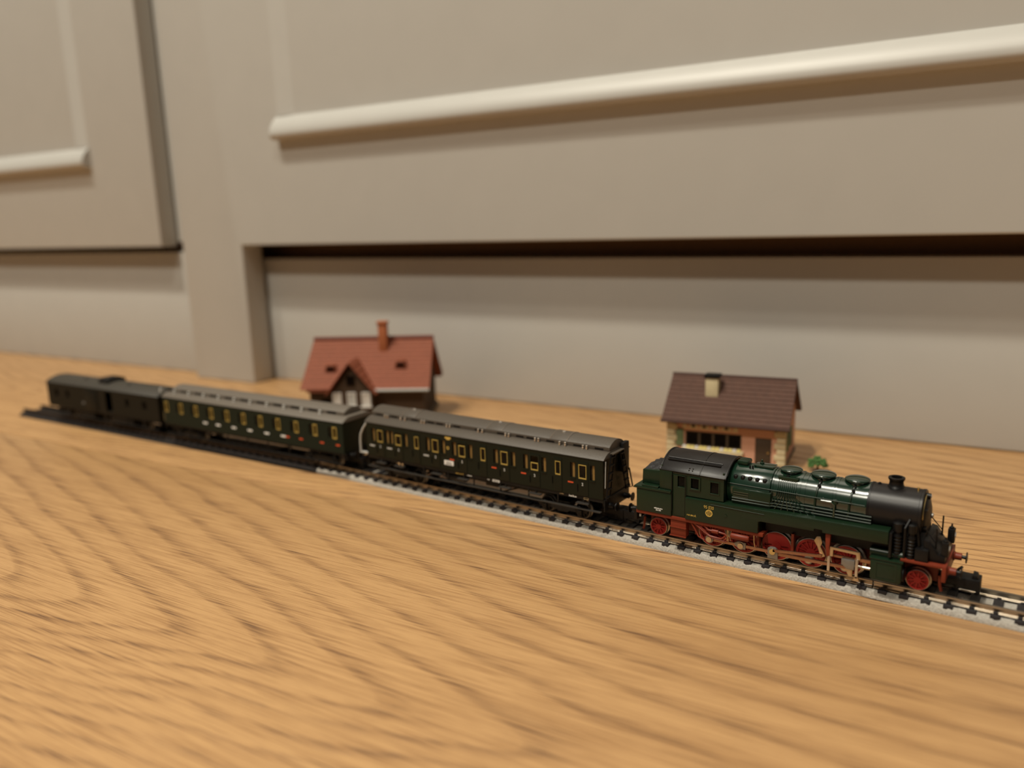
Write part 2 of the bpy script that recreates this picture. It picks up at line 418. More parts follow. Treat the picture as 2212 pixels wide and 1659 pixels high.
def track(x0, L, nsl, label, start_linked):
    t = thing('track_section', label, 'model track', (x0, 0, 0), 0.0, 'straight ballasted tracks')
    link('ballast_bed', ballast_mesh(L), t)
    for y in (-4.5, 4.5): link('rail', rail_mesh(L, y, M['rail']), t)
    for i in range(nsl):
        o = link('sleeper', SL[(i % 2 == 0) == start_linked and i < nsl - 1], t); o.location = ((2.64 + 5.2857 * i) * MM, 0, 0)
    return t
TX = -195.6
track(TX, 222.0, 42, 'straight model track on pale grey ballast under the engine and the ladder-end coach', False)
track(TX + 222.0, 111.0, 21, 'straight model track on pale grey ballast running on ahead of the engine', False)
DS = 0.056
DROT = math.atan(DS)
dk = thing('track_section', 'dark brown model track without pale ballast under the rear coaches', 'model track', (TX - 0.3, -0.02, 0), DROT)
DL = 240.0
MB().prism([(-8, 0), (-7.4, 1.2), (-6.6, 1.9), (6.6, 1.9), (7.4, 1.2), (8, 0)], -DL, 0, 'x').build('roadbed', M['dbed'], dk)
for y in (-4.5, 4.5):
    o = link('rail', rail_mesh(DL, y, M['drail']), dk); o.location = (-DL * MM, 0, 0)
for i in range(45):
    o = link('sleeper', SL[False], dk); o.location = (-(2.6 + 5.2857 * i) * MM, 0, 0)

# ------------------------------------------------------------------ wheels
def wheel(parent, name, x, y, r, spokes, weight=None, rim_mat='steel', red='wred', boss=0.9):
    """spoked wheel whose outer face looks along sign(y); weight = (start, end) angles of the balance weight"""
    s = 1 if y > 0 else -1
    yo = y; z = r
    w = MB()
    w.ring((x, yo - s*0.45, z), r*0.93, r*0.78, s*0.45)
    w.cyl((x, yo - s*0.45, z), boss, s*0.55, 'y', 16)
    for k in range(spokes):
        a = 2*math.pi*k/spokes + 0.2; dx, dz = math.cos(a), math.sin(a); px, pz = -dz, dx; h0, h1 = 0.22, 0.15
        p = [(x+dx*boss*0.8+px*h0, z+dz*boss*0.8+pz*h0), (x+dx*boss*0.8-px*h0, z+dz*boss*0.8-pz*h0), (x+dx*r*0.82-px*h1, z+dz*r*0.82-pz*h1), (x+dx*r*0.82+px*h1, z+dz*r*0.82+pz*h1)]
        w.prism(p, yo - s*0.4, yo - s*0.05, 'y')
    if weight:
        a0, a1 = weight; n = 14
        arc = [(x + r*0.85*math.cos(a0+(a1-a0)*k/n), z + r*0.85*math.sin(a0+(a1-a0)*k/n)) for k in range(n+1)]
        w.prism(arc, yo - s*0.4, yo + s*0.02, 'y')
    o = w.build(name, M[red], parent)
    MB().cyl((x, yo - s*0.9, z), r*0.80, s*0.45, 'y', 28).build('web', M[red], o)
    MB().lathe((x, yo, z), [(r*0.9, -s*1.9), (r*1.10, -s*1.85), (r*1.10, -s*1.35), (r*0.985, -s*1.1), (r*0.97, -s*0.08), (r*0.92, 0)] , 'y', 36, loop=True).build('tyre', M[rim_mat], o)
    return o

# ------------------------------------------------------------------ tank locomotive (z from rail top)
def locomotive():
    t = thing('tank_locomotive', 'green and black model tank engine with red wheels and gold number 95 020', 'locomotive', (0, 0, 4.2))
    G, K, RD = M['lgreen'], M['lblack'], M['red']
    # chassis
    MB().box(-41, 41.5, -2.9, 2.9, 2.6, 8.4).build('main_frame', M['red'], t)
    MB().box(-43.2, -2.9, -9.2, 9.2, 7.7, 8.75).build('running_board', RD, t, bevel=0.12)
    MB().box(33.2, 43.2, -8.6, 8.6, 8.55, 9.25).build('front_platform', RD, t, bevel=0.1)
    MB().box(-3.2, 33.4, -6.0, 6.0, 9.0, 12.6).build('inner_frame', M['dull'], t)
    # lower body
    MB().box(-43.0, -31.2, -9.5, 9.5, 8.75, 16.1).build('bunker_tank', G, t, bevel=0.25)
    MB().prism([(-44.1, 16.1), (-31.3, 16.1), (-31.3, 16.9), (-43.6, 16.9)], -9.75, 9.75, 'y').build('bunker_ledge', G, t, bevel=0.12)
    MB().box(-41.2, -35.6, -9.5, -7.3, 16.9, 17.45).build('tool_box', G, t, bevel=0.15)
    MB().prism([(-42.2, 16.9), (-35.2, 16.9), (-35.2, 22.0), (-42.0, 21.6)], -7.0, 7.0, 'y').build('coal_bunker', G, t, bevel=0.2)
    cb = MB(); rnd = random.Random(3)
    nx, ny = 9, 12; vs = []; fs = []
    for i in range(nx):
        for j in range(ny):
            fx, fy = i/(nx-1), j/(ny-1)
            vs.append((-41.6 + 6.4*fx, -6.4 + 12.8*fy, 21.7 + (2.1*math.sin(math.pi*fy)*(0.35+0.65*fx) + rnd.uniform(-.25,.25)) * (1 if 0 < j < ny-1 else 0)))
    for i in range(nx-1):
        for j in range(ny-1):
            a = i*ny+j; fs.append((a, a+ny, a+ny+1, a+1))
    cb.add(vs, fs); cb.build('coal', M['coal'], t, smooth=0)
    MB().box(-31.3, -26.7, -8.8, 8.8, 8.75, 16.2).build('step_recess', G, t)
    for s in (-1, 1):
        a, b2 = sorted((s*9.6, s*5.6))
        st = MB().prism([(-26.7, 8.75), (-4.3, 8.75), (-4.3, 12.2), (-3.6, 12.5), (11.3, 12.63), (11.3, 13.4), (13.4, 13.4), (13.4, 12.65), (30.2, 12.8), (30.2, 16.45), (-26.7, 15.75)], a, b2, 'y').build('side_tank', G, t, bevel=0.22)
        # rivet edge and seam
        rv = MB()
        for k in range(100): rv.box(-26.2 + 0.56*k, -25.95 + 0.56*k, *sorted((s*9.6, s*9.66)), 15.2 + 0.0069*k, 15.38 + 0.0069*k)
        rv.build('rivet_row', G, st, smooth=0)
        if s < 0:
            MB().tube([(-18.5, -9.75, 15.0), (-2.6, -9.75, 14.9)], 0.08).build('hand_rail', M['pipe'], st)
            MB().cyl((-14.0, -9.6, 12.3), 0.5, -0.15, 'y', 12).build('filler_cap', G, st)
    # cab
    for s in (-1, 1):
        y0, y1 = s*8.75, s*8.25
        holes = [(-29.4, -27.1, 18.5, 21.9), (-25.2, -22.6, 18.6, 21.9), (-19.1, -16.5, 18.1, 21.6)]
        cs = MB().wall(-35.3, -15.0, 16.1, 23.6, holes, y0, y1).build('cab_side', G, t, smooth=0)
        fr = MB().wall(-25.75, -22.1, 18.1, 22.3, [(-25.1, -22.7, 18.7, 21.8)], s*9.05, s*8.75).build('window_frame', G, cs, bevel=0.1)
        fr3 = MB().wall(-19.4, -16.2, 17.8, 21.9, [(-19.05, -16.55, 18.15, 21.55)], s*8.9, s*8.75).build('window_frame', G, cs, bevel=0.05)
        for (a, b2, c, d) in holes:
            MB().box(a, b2, *sorted((s*8.45, s*8.4)), c, d).build('window_pane', M['dglass'] if a < -25 and a > -26 else M['glass'], cs, smooth=0)
        dr = MB().wall(-30.9, -27.0, 9.3, 22.2, [(-29.4, -27.15, 18.5, 21.9)], s*9.0, s*8.8).build('cab_door', G, t, bevel=0.06)
        for xx in (-31.15, -26.75):
            MB().tube([(xx, s*9.25, 10.5), (xx, s*9.25, 22.3)], 0.12).build('grab_rail', M['dull'], dr)
        MB().box(-35.3, -31.2, *sorted((s*9.1, s*8.75)), 16.9, 23.2).build('rear_panel', G, cs, bevel=0.1)
    MB().box(-35.2, -34.6, -8.3, 8.3, 16.1, 24.4).build('cab_rear', G, t)
    MB().box(-15.5, -15.0, -8.3, 8.3, 15.9, 24.6).build('cab_front', G, t)
    MB().box(-24.8, -15.6, -4.5, 4.5, 15.5, 22.8).build('firebox_backhead', M['dull'], t)
    n = 16
    outer = [(-9.25 + 18.5*k/n, 23.25 + 4.25*(1 - abs(2*k/n - 1)**2.1)) for k in range(n+1)]
    inner_ = [(y*0.955, z - 0.45) for y, z in outer][::-1]
    rf = MB().prism(outer + inner_, -35.4, -14.3, 'x').build('cab_roof', M['roofblk'], t, smooth=25, bevel=0.08)
    def roof_z(y): return 23.25 + 4.25*(1 - abs(y/9.25)**2.1)
    for x in (-22.4, -14.6, -35.1):
        MB().prism([(y, roof_z(y) + 0.14) for y in [-9.2 + 18.4*k/12 for k in range(13)]] + [(y, roof_z(y) - 0.1) for y in [9.2 - 18.4*k/12 for k in range(13)]], x - 0.2, x + 0.2, 'x').build('roof_seam', M['roofblk'], rf)
    for s in (-1, 1):
        gx = MB(); y = s*5.9; zz = roof_z(y)
        gx.box(-33.8, -16.9, y - 0.5, y + 0.5, zz - 0.1, zz + 0.22)
        g = gx.build('roof_vent', M['dull'], rf, bevel=0.08)
        MB().tube([(-34.0, y - s*0.75, roof_z(y - s*0.75) + 0.12), (-16.7, y - s*0.75, roof_z(y - s*0.75) + 0.12)], 0.14).build('vent_lip', M['roofblk'], g)
        rv = MB()
        for k in range(2):
            for q in range(2): rv.lathe((-26.0 + 1.1*k, s*(7.9 + 0.55*q), roof_z(7.9 + .55*q)), [(0.22, -0.1), (0.2, 0.15), (0.05, 0.22)], 'z', 8)
        rv.build('roof_rivets', M['roofblk'], rf)
    # boiler
    BZ = 19.8
    MB().cyl((-14.9, 0, BZ), 6.15, 38.6, 'x', 48).build('boiler', M['lgloss'], t, smooth=40)
    fb = MB().prism([(6.9*math.cos(a)*1.0, BZ - 0.2 + 6.7*math.sin(a)) for a in [2*math.pi*k/40 for k in range(40)]], -14.9, -2.2, 'x').build('firebox', M['lgloss'], t, smooth=40, bevel=0.2)
    MB().box(-12.9, -1.6, -7.6, -5.0, 15.6, 20.6).build('firebox_side', M['lgreen'], t, bevel=0.3)
    MB().box(-12.9, -1.6, 5.0, 7.6, 15.6, 20.6).build('firebox_side', M['lgreen'], t, bevel=0.3)
    wp = 0
    for s in (-1, 1):
        for k in range(5):
            a = R(38); x = -12.6 + 2.15*k
            MB().lathe((x, s*6.75*math.cos(a), BZ - 0.2 + 6.6*math.sin(a)), [(0.75, -0.6), (0.72, 0.1), (0.4, 0.35), (0.1, 0.4)], 'z', 12).build('washout_plug', M['dull'], fb)
    MB().box(-13.6, -10.2, -2.2, 2.2, 26.0, 27.5).build('safety_valve_box', M['lgreen'], fb, bevel=0.6)
    MB().box(-8.6, -2.7, -1.9, 1.9, 26.1, 26.75).build('firebox_hatch', M['lgloss'], fb, bevel=0.25)
    MB().lathe((-6.8, 0.3, 26.6), [(0.65, 0), (0.65, 0.5), (0.35, 0.7), (0.3, 1.3), (0.1, 1.5)], 'z', 12).build('whistle', M['lgreen'], t)
    for x in (-9.4, -8.6): MB().lathe((x, -2.6, 25.6), [(0.3, 0), (0.25, 0.9), (0.1, 1.1)], 'z', 8).build('valve', M['dull'], fb)
    for x in (-2.0, 0.0, 5.6, 7.0, 14.4, 15.2, 23.2):
        MB().ring((x, 0, BZ), 6.30, 6.0, 0.42, 'x', 48).build('boiler_band', M['lgloss'], t)
    def dome(x, r):
        prof = [(r*1.0, -1.6), (r*0.86, -0.9), (r*0.80, -0.2), (r*0.86, 0.25), (r*1.0, 0.55), (r*1.02, 0.75), (r*0.97, 1.0), (r*0.8, 1.25), (r*0.5, 1.42), (r*0.15, 1.5)]
        return MB().lathe((x, 0, 25.7), prof, 'z', 32).build('dome', M['lgloss'], t, smooth=60)
    for x, r in ((1.9, 3.1), (10.9, 3.35), (19.9, 3.3)):
        d = dome(x, r)
        for s in (-1, 1):
            MB().box(x - 0.45, x + 0.45, *sorted((s*2.9, s*3.7)), 24.6, 25.5).build('valve_block', M['dull'], d, bevel=0.15)
            if x > 3:
                pts = [(x, s*3.6, 25.0), (x - 0.2, s*4.6, 24.2), (x - 0.4, s*5.6, 22.6), (x - 0.5, s*6.35, 20.6), (x - 0.6, s*6.4, 18.2), (x - 1.2, s*6.6, 16.4)]
                MB().tube(pts, 0.3).build('sand_pipe', M['lgreen'], d)
                MB().lathe((x, s*4.5, 23.9), [(0.55, 0), (0.5, 0.5), (0.3, 0.9)], 'z', 10).build('sand_valve', M['dull'], d)
    for s in (-1, 1):
        # feed box with fan of lubricator pipes
        fx = MB().prism([(-0.8, 25.2), (5.2, 25.2), (4.6, 23.6), (-0.2, 23.6)], *sorted((s*2.4, s*4.4)), 'y').build('pipe_manifold', M['lgreen'], t, bevel=0.2)
        for k in range(10):
            x = -0.2 + 0.55*k; e = (k - 4.5)
            pts = [(x, s*4.3, 24.2), (x, s*5.5, 22.9), (x, s*6.3, 21.2), (x + 0.02*e, s*6.62, 19.9), (x + 0.5*e, s*6.8, 18.2), (x + 1.35*e, s*7.1, 16.2)]
            MB().tube(pts, 0.13, 5).build('lubricator_pipe', M['lgloss'], fx)
        MB().tube([(-14.6, s*6.65, 21.6), (23.4, s*6.65, 21.35)], 0.16).build('hand_rail', M['pipe'], t)
        for x in (-10, -3, 5.3, 12.5, 20): MB().tube([(x, s*6.0, 21.5), (x, s*6.75, 21.5)], 0.22).build('rail_knob', M['lgreen'], t)
        for q, (z, y) in enumerate(((18.6, 6.55), (17.7, 6.75), (16.9, 6.8))):
            MB().tube([(-12.8 if q else -2, s*(y + (1.0 if q else 0)), z), (-2.2, s*(y + (0.9 if q else 0)), z), (-1.0, s*y, z - 0.1), (25.2, s*y, z - 0.15)], 0.26).build('boiler_pipe', M['pipe'], t)
        for z in (19.6, 18.9, 18.2): MB().box(-12.4, -8.0, *sorted((s*7.6, s*7.75)), z - 0.12, z + 0.12).build('firebox_stay', M['lgloss'], t)
        MB().lathe((15.6, s*5.9, 20.4), [(0.9, 0), (0.9, 0.9), (0.5, 1.2)], 'z', 12).build('clack_valve', M['lgreen'], t)
        MB().tube([(12.0, s*6.5, 20.9), (14.8, s*6.7, 20.9), (15.6, s*6.7, 20.2), (15.6, s*6.9, 16.6)], 0.35).build('feed_pipe', M['lgloss'], t)
    # smokebox
    sb = MB().lathe((23.6, 0, BZ), [(6.15, 0), (6.3, 0.1), (6.3, 12.6), (6.42, 12.7), (6.42, 13.3), (6.2, 13.5)], 'x', 48).build('smokebox', M['roofblk'], t, smooth=40)
    MB().ring((23.7, 0, BZ), 6.42, 6.1, 0.5, 'x', 48).build('band', M['lblack'], sb)
    dr = MB().lathe((37.0, 0, BZ - 0.3), [(5.3, 0), (5.2, 0.5), (4.3, 1.0), (2.6, 1.5), (0.8, 1.75)], 'x', 40).build('smokebox_door', K, sb, smooth=60)
    MB().lathe((38.6, 0, BZ - 0.3), [(0.7, 0), (0.7, 0.5), (0.3, 0.6)], 'x', 12).build('door_wheel', M['dsteel'], dr)
    for z in (BZ + 2.2, BZ - 2.6): MB().box(37.6, 38.3, -4.8, -0.5, z - 0.25, z + 0.25).build('door_hinge', K, dr, bevel=0.08)
    MB().tube([(37.3, 5.4*math.cos(a), BZ + 5.4*math.sin(a)) for a in [math.pi*k/14 for k in range(15)]], 0.16).build('door_rail', M['brass'], dr)
    lp = MB().lathe((37.2, 0, BZ + 4.9), [(0.8, 0), (0.8, 1.0), (0.6, 1.1)], 'x', 16).build('top_lantern', K, sb)
    MB().lathe((38.3, 0, BZ + 4.9), [(0.55, 0), (0.4, 0.12)], 'x', 16).build('lens', M['palegrey'], lp)
    ch = MB().lathe((29.7, 0, 25.2), [(2.6, -0.4), (2.45, 0.4), (2.1, 1.0), (1.85, 1.35), (1.75, 2.3), (1.85, 2.6), (2.1, 2.95), (2.1, 3.4), (1.9, 3.5), (1.35, 3.45), (1.2, 2.0)], 'z', 32).build('chimney', K, t, smooth=50)
    MB().lathe((35.2, -0.6, 26.0), [(0.35, 0), (0.3, 0.8), (0.1, 0.9)], 'z', 10).build('bell', M['brass'], sb)
    MB().lathe((25.6, 0, 26.0), [(0.5, -0.1), (0.4, 0.45), (0.1, 0.6)], 'z', 10).build('filler_cap', K, sb)
    # saddle, pumps and front deck
    MB().prism([(-6.0, 9.2), (6.0, 9.2), (4.6, 16.0), (-4.6, 16.0)], 28.0, 38.2, 'x').build('smokebox_saddle', M['dull'], t)
    for s in (-1, 1):
        for x, r in ((32.0, 1.35), (35.3, 1.1)):
            pr = [(r, 0), (r, 0.4)]
            for k in range(6): pr += [(r*0.82, 0.5+0.9*k), (r*0.82, 0.85+0.9*k), (r, 0.95+0.9*k), (r, 1.25+0.9*k)]
            pr += [(r*0.7, 6.4), (r*0.7, 7.0), (r*1.05, 7.1), (r*1.05, 9.2), (r*0.5, 9.5)]
            MB().lathe((x, s*6.9, 9.2), pr, 'z', 16).build('air_pump', K, t)
        MB().tube([(30.4, s*7.6, 9.6), (30.4, s*7.6, 14.8), (31.5, s*7.2, 17.0), (33.5, s*6.6, 18.2)], 0.4).build('pump_pipe', K, t)
        MB().tube([(33.8, s*7.9, 9.4), (33.8, s*7.9, 17.6), (34.6, s*6.4, 19.6)], 0.3).build('pump_pipe', K, t)
        MB().tube([(37.4, s*6.4, 9.4), (37.0, s*6.6, 14.0), (36.2, s*6.2, 18.6)], 0.3).build('pump_pipe', K, t)
        MB().box(30.3, 31.0, *sorted((s*9.3, s*6.0)), 9.2, 16.0).build('tank_front_bracket', K, t, bevel=0.1)
        MB().box(36.4, 39.6, *sorted((s*8.2, s*4.0)), 9.2, 12.6).build('step_box', K, t, bevel=0.2)
        ln = MB().box(42.3, 44.0, *sorted((s*6.5, s*4.5)), 11.0, 14.9).build('lantern', K, t, bevel=0.15)
        MB().lathe((43.1, s*5.5, 14.9), [(0.6, 0), (0.6, 0.4), (0.25, 0.6), (0.2, 1.3)], 'z', 10).build('lantern_cap', K, ln)
        MB().lathe((44.0, s*5.5, 13.2), [(0.8, 0), (0.7, 0.2)], 'x', 14).build('lens', M['palegrey'], ln)
        MB().tube([(40.9, s*5.5, 9.2), (40.9, s*5.5, 18.0)], 0.22).build('hand_post', K, t)
        MB().tube([(40.9, s*5.5, 14.0), (38.0, s*5.0, 17.5)], 0.15).build('hand_rail', K, t)
    MB().prism([(38.2, 9.2), (43.4, 9.2), (43.4, 11.2), (41.6, 11.6), (39.6, 14.6), (38.2, 15.0)], -6.8, 6.8, 'y').build('front_apron', K, t, bevel=0.15)
    MB().box(43.0, 44.0, -8.7, 8.7, 5.0, 9.3).build('buffer_beam', RD, t, bevel=0.12)
    MB().box(-44.2, -43.2, -8.7, 8.7, 5.0, 8.7).build('buffer_beam', K, t, bevel=0.12)
    for e in (1, -1):
        for s in (-1, 1):
            b = MB().lathe((e*44.0, s*5.5, 7.3), [(1.35, 0), (1.25, e*0.3), (1.0, e*0.5), (0.95, e*2.0)], 'x', 16).build('buffer', M['red'] if e > 0 else K, t)
            MB().lathe((e*46.0, s*5.5, 7.3), [(0.45, 0), (0.5, e*0.9), (1.55, e*1.0), (1.5, e*1.25), (0.5, e*1.4)], 'x', 18).build('buffer_head', K, b)
            MB().tube([(e*42.2, s*4.9, 5.2), (e*42.4, s*4.9, 2.6), (e*42.8, s*4.7, 0.9)], 0.42).build('rail_guard', RD, t)
        cp = MB().prism([(e*41, 2.2), (e*45.6, 2.2), (e*45.6, 0.9), (e*46.2, 0.7), (e*46.4, 1.8), (e*50.4, 1.8), (e*50.5, 0.9), (e*51.3, 0.9), (e*51.3, 4.7), (e*46.0, 4.7), (e*45.0, 4.0), (e*41, 3.8)], -2.4, 2.4, 'y').build('coupler', M['dull'], t, bevel=0.2)
        MB().prism([(e*49.2, 4.6), (e*50.9, 4.6), (e*50.4, 5.6), (e*49.4, 5.8)], -1.6, 1.6, 'y').build('coupler_hook', M['dull'], cp, bevel=0.1)
        MB().tube([(e*45.2, 0.6, 4.4), (e*46.0, 0.6, 5.8), (e*46.8, 0.6, 6.6)], 0.35).build('brake_hose', M['dull'], t)
    # wheels
    for s in (-1, 1):
        wheel(t, 'leading_wheel', 37.2, s*5.6, 2.95, 10)
        wheel(t, 'trailing_wheel', -37.2, s*5.6, 2.95, 10)
        for k, x in enumerate((-19.4, -9.7, 0.0, 9.7, 19.4)):
            wheel(t, 'driving_wheel', x, s*5.6, 4.45, 14, (R(5), R(175)) if x == 0 else (R(62), R(118)), boss=1.3)
    for x in (37.2, -37.2, -19.4, -9.7, 0, 9.7, 19.4): MB().cyl((x, -5, 2.95 if abs(x) > 30 else 4.45), 0.6, 10, 'y', 10).build('axle', M['dull'], t)
    # motion, both sides
    for s in (-1, 1):
        y = s*7.2; PZ = 3.2
        rd = MB().box(-19.5, 19.4, *sorted((y, y + s*0.55)), PZ - 0.5, PZ + 0.5).build('coupling_rod', M['rodmetal'], t, bevel=0.1)
        for x in (-19.5, -9.8, -0.1, 9.7, 19.4):
            MB().cyl((x, y - s*0.2, PZ + 0.05), 1.25, s*0.95, 'y', 20).build('rod_bearing', M['dsteel'], rd)
            MB().cyl((x, y - s*1.2, PZ), 0.85, s*2.3, 'y', 18).build('crank_pin', M['brass'] if abs(x) < 1 else M['nickel'], rd)
        MB().prism([(-11.9, PZ + 0.5), (-11.3, PZ - 0.5), (-8.4, PZ - 1.1), (-8.2, PZ + 1.1), (-10.6, PZ + 1.3)], *sorted((y + s*0.1, y + s*0.7)), 'y').build('rod_joint', M['dsteel'], rd, bevel=0.1)
        y2 = y + s*0.9
        MB().prism([(-1.6, 4.6), (-1.6, 1.6), (1.4, 1.6), (1.4, 4.4), (0.6, 5.2), (-0.8, 5.2)], *sorted((y2, y2 + s*0.7)), 'y').build('big_end', M['dsteel'], rd, bevel=0.15)
        MB().cyl((-0.1, y2 + s*0.4, PZ + 0.7), 0.85, s*0.8, 'y', 20).build('crank_pin', M['brass'], rd)
        MB().prism([(1.3, 2.75), (19.8, 3.1), (19.8, 4.0), (1.3, 3.85)], *sorted((y2, y2 + s*0.5)), 'y').build('main_rod', M['rodmetal'], t, bevel=0.1)
        y3 = y2 + s*0.8
        MB().prism([(0.0, 3.9), (13.6, 5.2), (13.6, 6.1), (0.0, 4.8)], *sorted((y3, y3 + s*0.4)), 'y').build('eccentric_rod', M['rodmetal'], t, bevel=0.08)
        MB().prism([(11.9, 11.0), (12.9, 11.2), (13.4, 9.4), (13.0, 8.2), (14.4, 5.6), (13.2, 5.0), (12.2, 8.0), (11.2, 9.6)], *sorted((y2, y2 + s*0.6)), 'y').build('expansion_link', M['nickel'], t, bevel=0.1)
        MB().prism([(14.2, 12.5), (15.6, 12.5), (15.4, 8.4), (16.0, 6.4), (14.8, 5.6), (14.4, 8.0)], *sorted((s*7.6, s*9.0)), 'y').build('link_bracket', RD, t, bevel=0.15)
        vg = MB().prism([(15.6, 9.0), (23.4, 8.9), (23.6, 6.7), (22.6, 6.5), (22.4, 8.0), (16.5, 8.2), (16.5, 6.2), (15.6, 6.2)], *sorted((s*8.5, s*9.1)), 'y').build('valve_gear_frame', M['nickel'], t, bevel=0.1)
        MB().box(15.0, 15.75, *sorted((s*8.6, s*9.0)), 1.7, 6.2).build('guide_hanger', M['steel'], vg, bevel=0.1)
        MB().box(22.35, 23.1, *sorted((s*8.8, s*9.3)), 1.3, 6.8).build('combination_lever', M['steel'], vg, bevel=0.1)
        MB().prism([(21.8, 0.5), (23.6, 0.5), (23.2, 1.9), (22.3, 1.9)], *sorted((s*8.7, s*9.3)), 'y').build('lever_foot', M['nickel'], vg, bevel=0.1)
        ch2 = MB().prism([(18.6, 6.0), (18.6, 4.4), (20.0, 3.2), (22.0, 3.2), (22.1, 6.1)], *sorted((s*7.4, s*8.7)), 'y').build('crosshead', M['dsteel'], t, bevel=0.2)
        MB().prism([(19.6, 3.4), (21.6, 3.4), (21.6, 1.2), (20.6, 1.2)], *sorted((s*7.8, s*8.6)), 'y').build('crosshead_foot', M['nickel'], ch2, bevel=0.1)
        MB().box(14.8, 26.4, *sorted((s*7.0, s*7.7)), 5.6, 6.3).build('guide_bar', M['rodmetal'], t, bevel=0.08)
        MB().box(22.0, 26.4, *sorted((s*7.3, s*8.3)), 6.0, 6.9).build('valve_rod', M['rodmetal'], t, bevel=0.08)
        MB().tube([(21.8, s*7.8, 4.3), (26.4, s*7.8, 4.3)], 0.42, 10).build('piston_rod', M['steel'], t)
        cy = MB().prism([(26.1, 2.6), (26.7, 2.1), (33.3, 2.1), (33.8, 2.6), (33.8, 8.0), (26.1, 8.0)], *sorted((s*9.5, s*4.0)), 'y').build('cylinder', G, t, bevel=0.3)
        MB().box(25.8, 34.1, *sorted((s*9.6, s*4.0)), 8.0, 8.55).build('cylinder_top', G, cy, bevel=0.2)
        MB().cyl((25.6, s*6.8, 9.3), 1.3, 8.4, 'x', 20).build('valve_chest', G, cy)
        MB().wall(27.4, 32.6, 2.7, 7.6, [(27.75, 32.25, 3.05, 7.25)], *sorted((s*9.6, s*9.45))).build('cylinder_panel', G, cy, smooth=0)
        MB().lathe((33.8, s*7.0, 4.4), [(2.0, 0), (1.9, 0.4), (0.8, 0.7)], 'x', 20).build('cylinder_cover', M['dull'], cy)
        # under-cab gear
        ab = MB().box(-31.7, -26.6, *sorted((s*8.8, s*6.3)), 2.5, 7.7).build('ash_box', RD, t, bevel=0.15)
        MB().box(-31.8, -26.5, *sorted((s*9.2, s*8.7)), 5.2, 5.5).build('ash_box_rib', RD, ab)
        MB().box(-31.8, -26.5, *sorted((s*9.2, s*8.7)), 2.4, 2.7).build('ash_box_rib', RD, ab)
        ys = s*8.7
        MB().tube([(-25.0, ys, 7.8), (-23.6, ys, 5.6), (-22.6, ys, 3.8), (-20.8, ys, 3.0)], 0.26).build('brake_rod', RD, t)
        MB().tube([(-24.0, ys, 7.8), (-20.8, ys, 5.6), (-19.0, ys, 4.6), (-15.4, ys, 4.4), (-14.0, ys, 5.6)], 0.34).build('injector_pipe', RD, t)
        MB().tube([(-22.6, ys, 7.6), (-20.0, ys, 5.4), (-18.6, ys, 4.2), (-14.2, ys, 3.8), (-12.8, ys, 4.6)], 0.24).build('injector_pipe', RD, t)
        MB().tube([(-20.8, ys, 7.7), (-19.6, ys, 6.5), (-18.2, ys, 6.4)], 0.34).build('injector_pipe', RD, t)
        MB().cyl((-18.3, ys, 6.4), 0.68, 2.0, 'x', 14).build('injector', RD, t)
        MB().tube([(-16.3, ys, 6.4), (-14.4, ys, 6.2), (-13.2, ys, 5.2), (-14.6, ys, 4.2)], 0.3).build('injector_pipe', RD, t)
        MB().lathe((-12.4, ys, 6.2), [(0.9, 0), (0.98, 0.3), (0.98, 5.0), (0.7, 5.4)], 'x', 18).build('brake_cylinder', RD, t)
        for x in (-13.6, -5.6): MB().tube([(x, s*8.9, 7.8), (x + 0.1, s*8.9, 5.6), (x + 0.4, s*8.9, 4.2)], 0.16).build('drain_pipe', M['nickel'], t)
        MB().box(-25.6, -4.9, *sorted((s*4.2, s*3.6)), 2.2, 8.2).build('frame_plate', M['red'], t)
        MB().box(-5.2, -4.6, *sorted((s*7.2, s*5.0)), 2.4, 8.4).build('brake_hanger', M['red'], t)
        MB().box(4.5, 5.2, *sorted((s*7.0, s*5.0)), 2.8, 9.6).build('brake_hanger', M['red'], t)
        MB().lathe((-42.2, s*8.3, 6.3), [(0.34, 0), (0.34, 0.9), (0.1, 1.0)], 'z', 8).build('tail_lamp', M['palegrey'], t)
    # lettering
    text('number', '95 020', 0.95, M['gold'], t, (-19.15, -9.63, 13.45), 3.1)
    em = MB().ring((-19.05, -9.62, 12.1), 1.12, 0.78, -0.06, 'y', 28).build('emblem', M['gold'], t, label='round gold emblem')
    for dx, z0, z1 in ((-0.42, 11.55, 12.55), (0.0, 11.3, 12.75), (0.42, 11.55, 12.55)): MB().box(-19.05+dx-0.1, -19.05+dx+0.1, -9.68, -9.6, z0, z1).build('emblem_stroke', M['gold'], em, smooth=0)
    MB().box(-19.65, -18.45, -9.68, -9.6, 12.45, 12.7).build('emblem_stroke', M['gold'], em, smooth=0)
    lines_print('depot_lettering', -26.0, -23.9, 10.15, 0.62, -9.6, M['gold'], t, 4)
    text('depot_letter', 'A', 0.75, M['gold'], t, (-23.4, -9.63, 10.05))
    lines_print('data_lettering', -36.9, -34.0, 10.35, 0.42, -9.5, M['white'], t, 8, 0.1)
    lines_print('data_lettering', -36.3, -34.6, 9.75, 0.42, -9.5, M['white'], t, 9, 0.1)
    return t
locomotive()

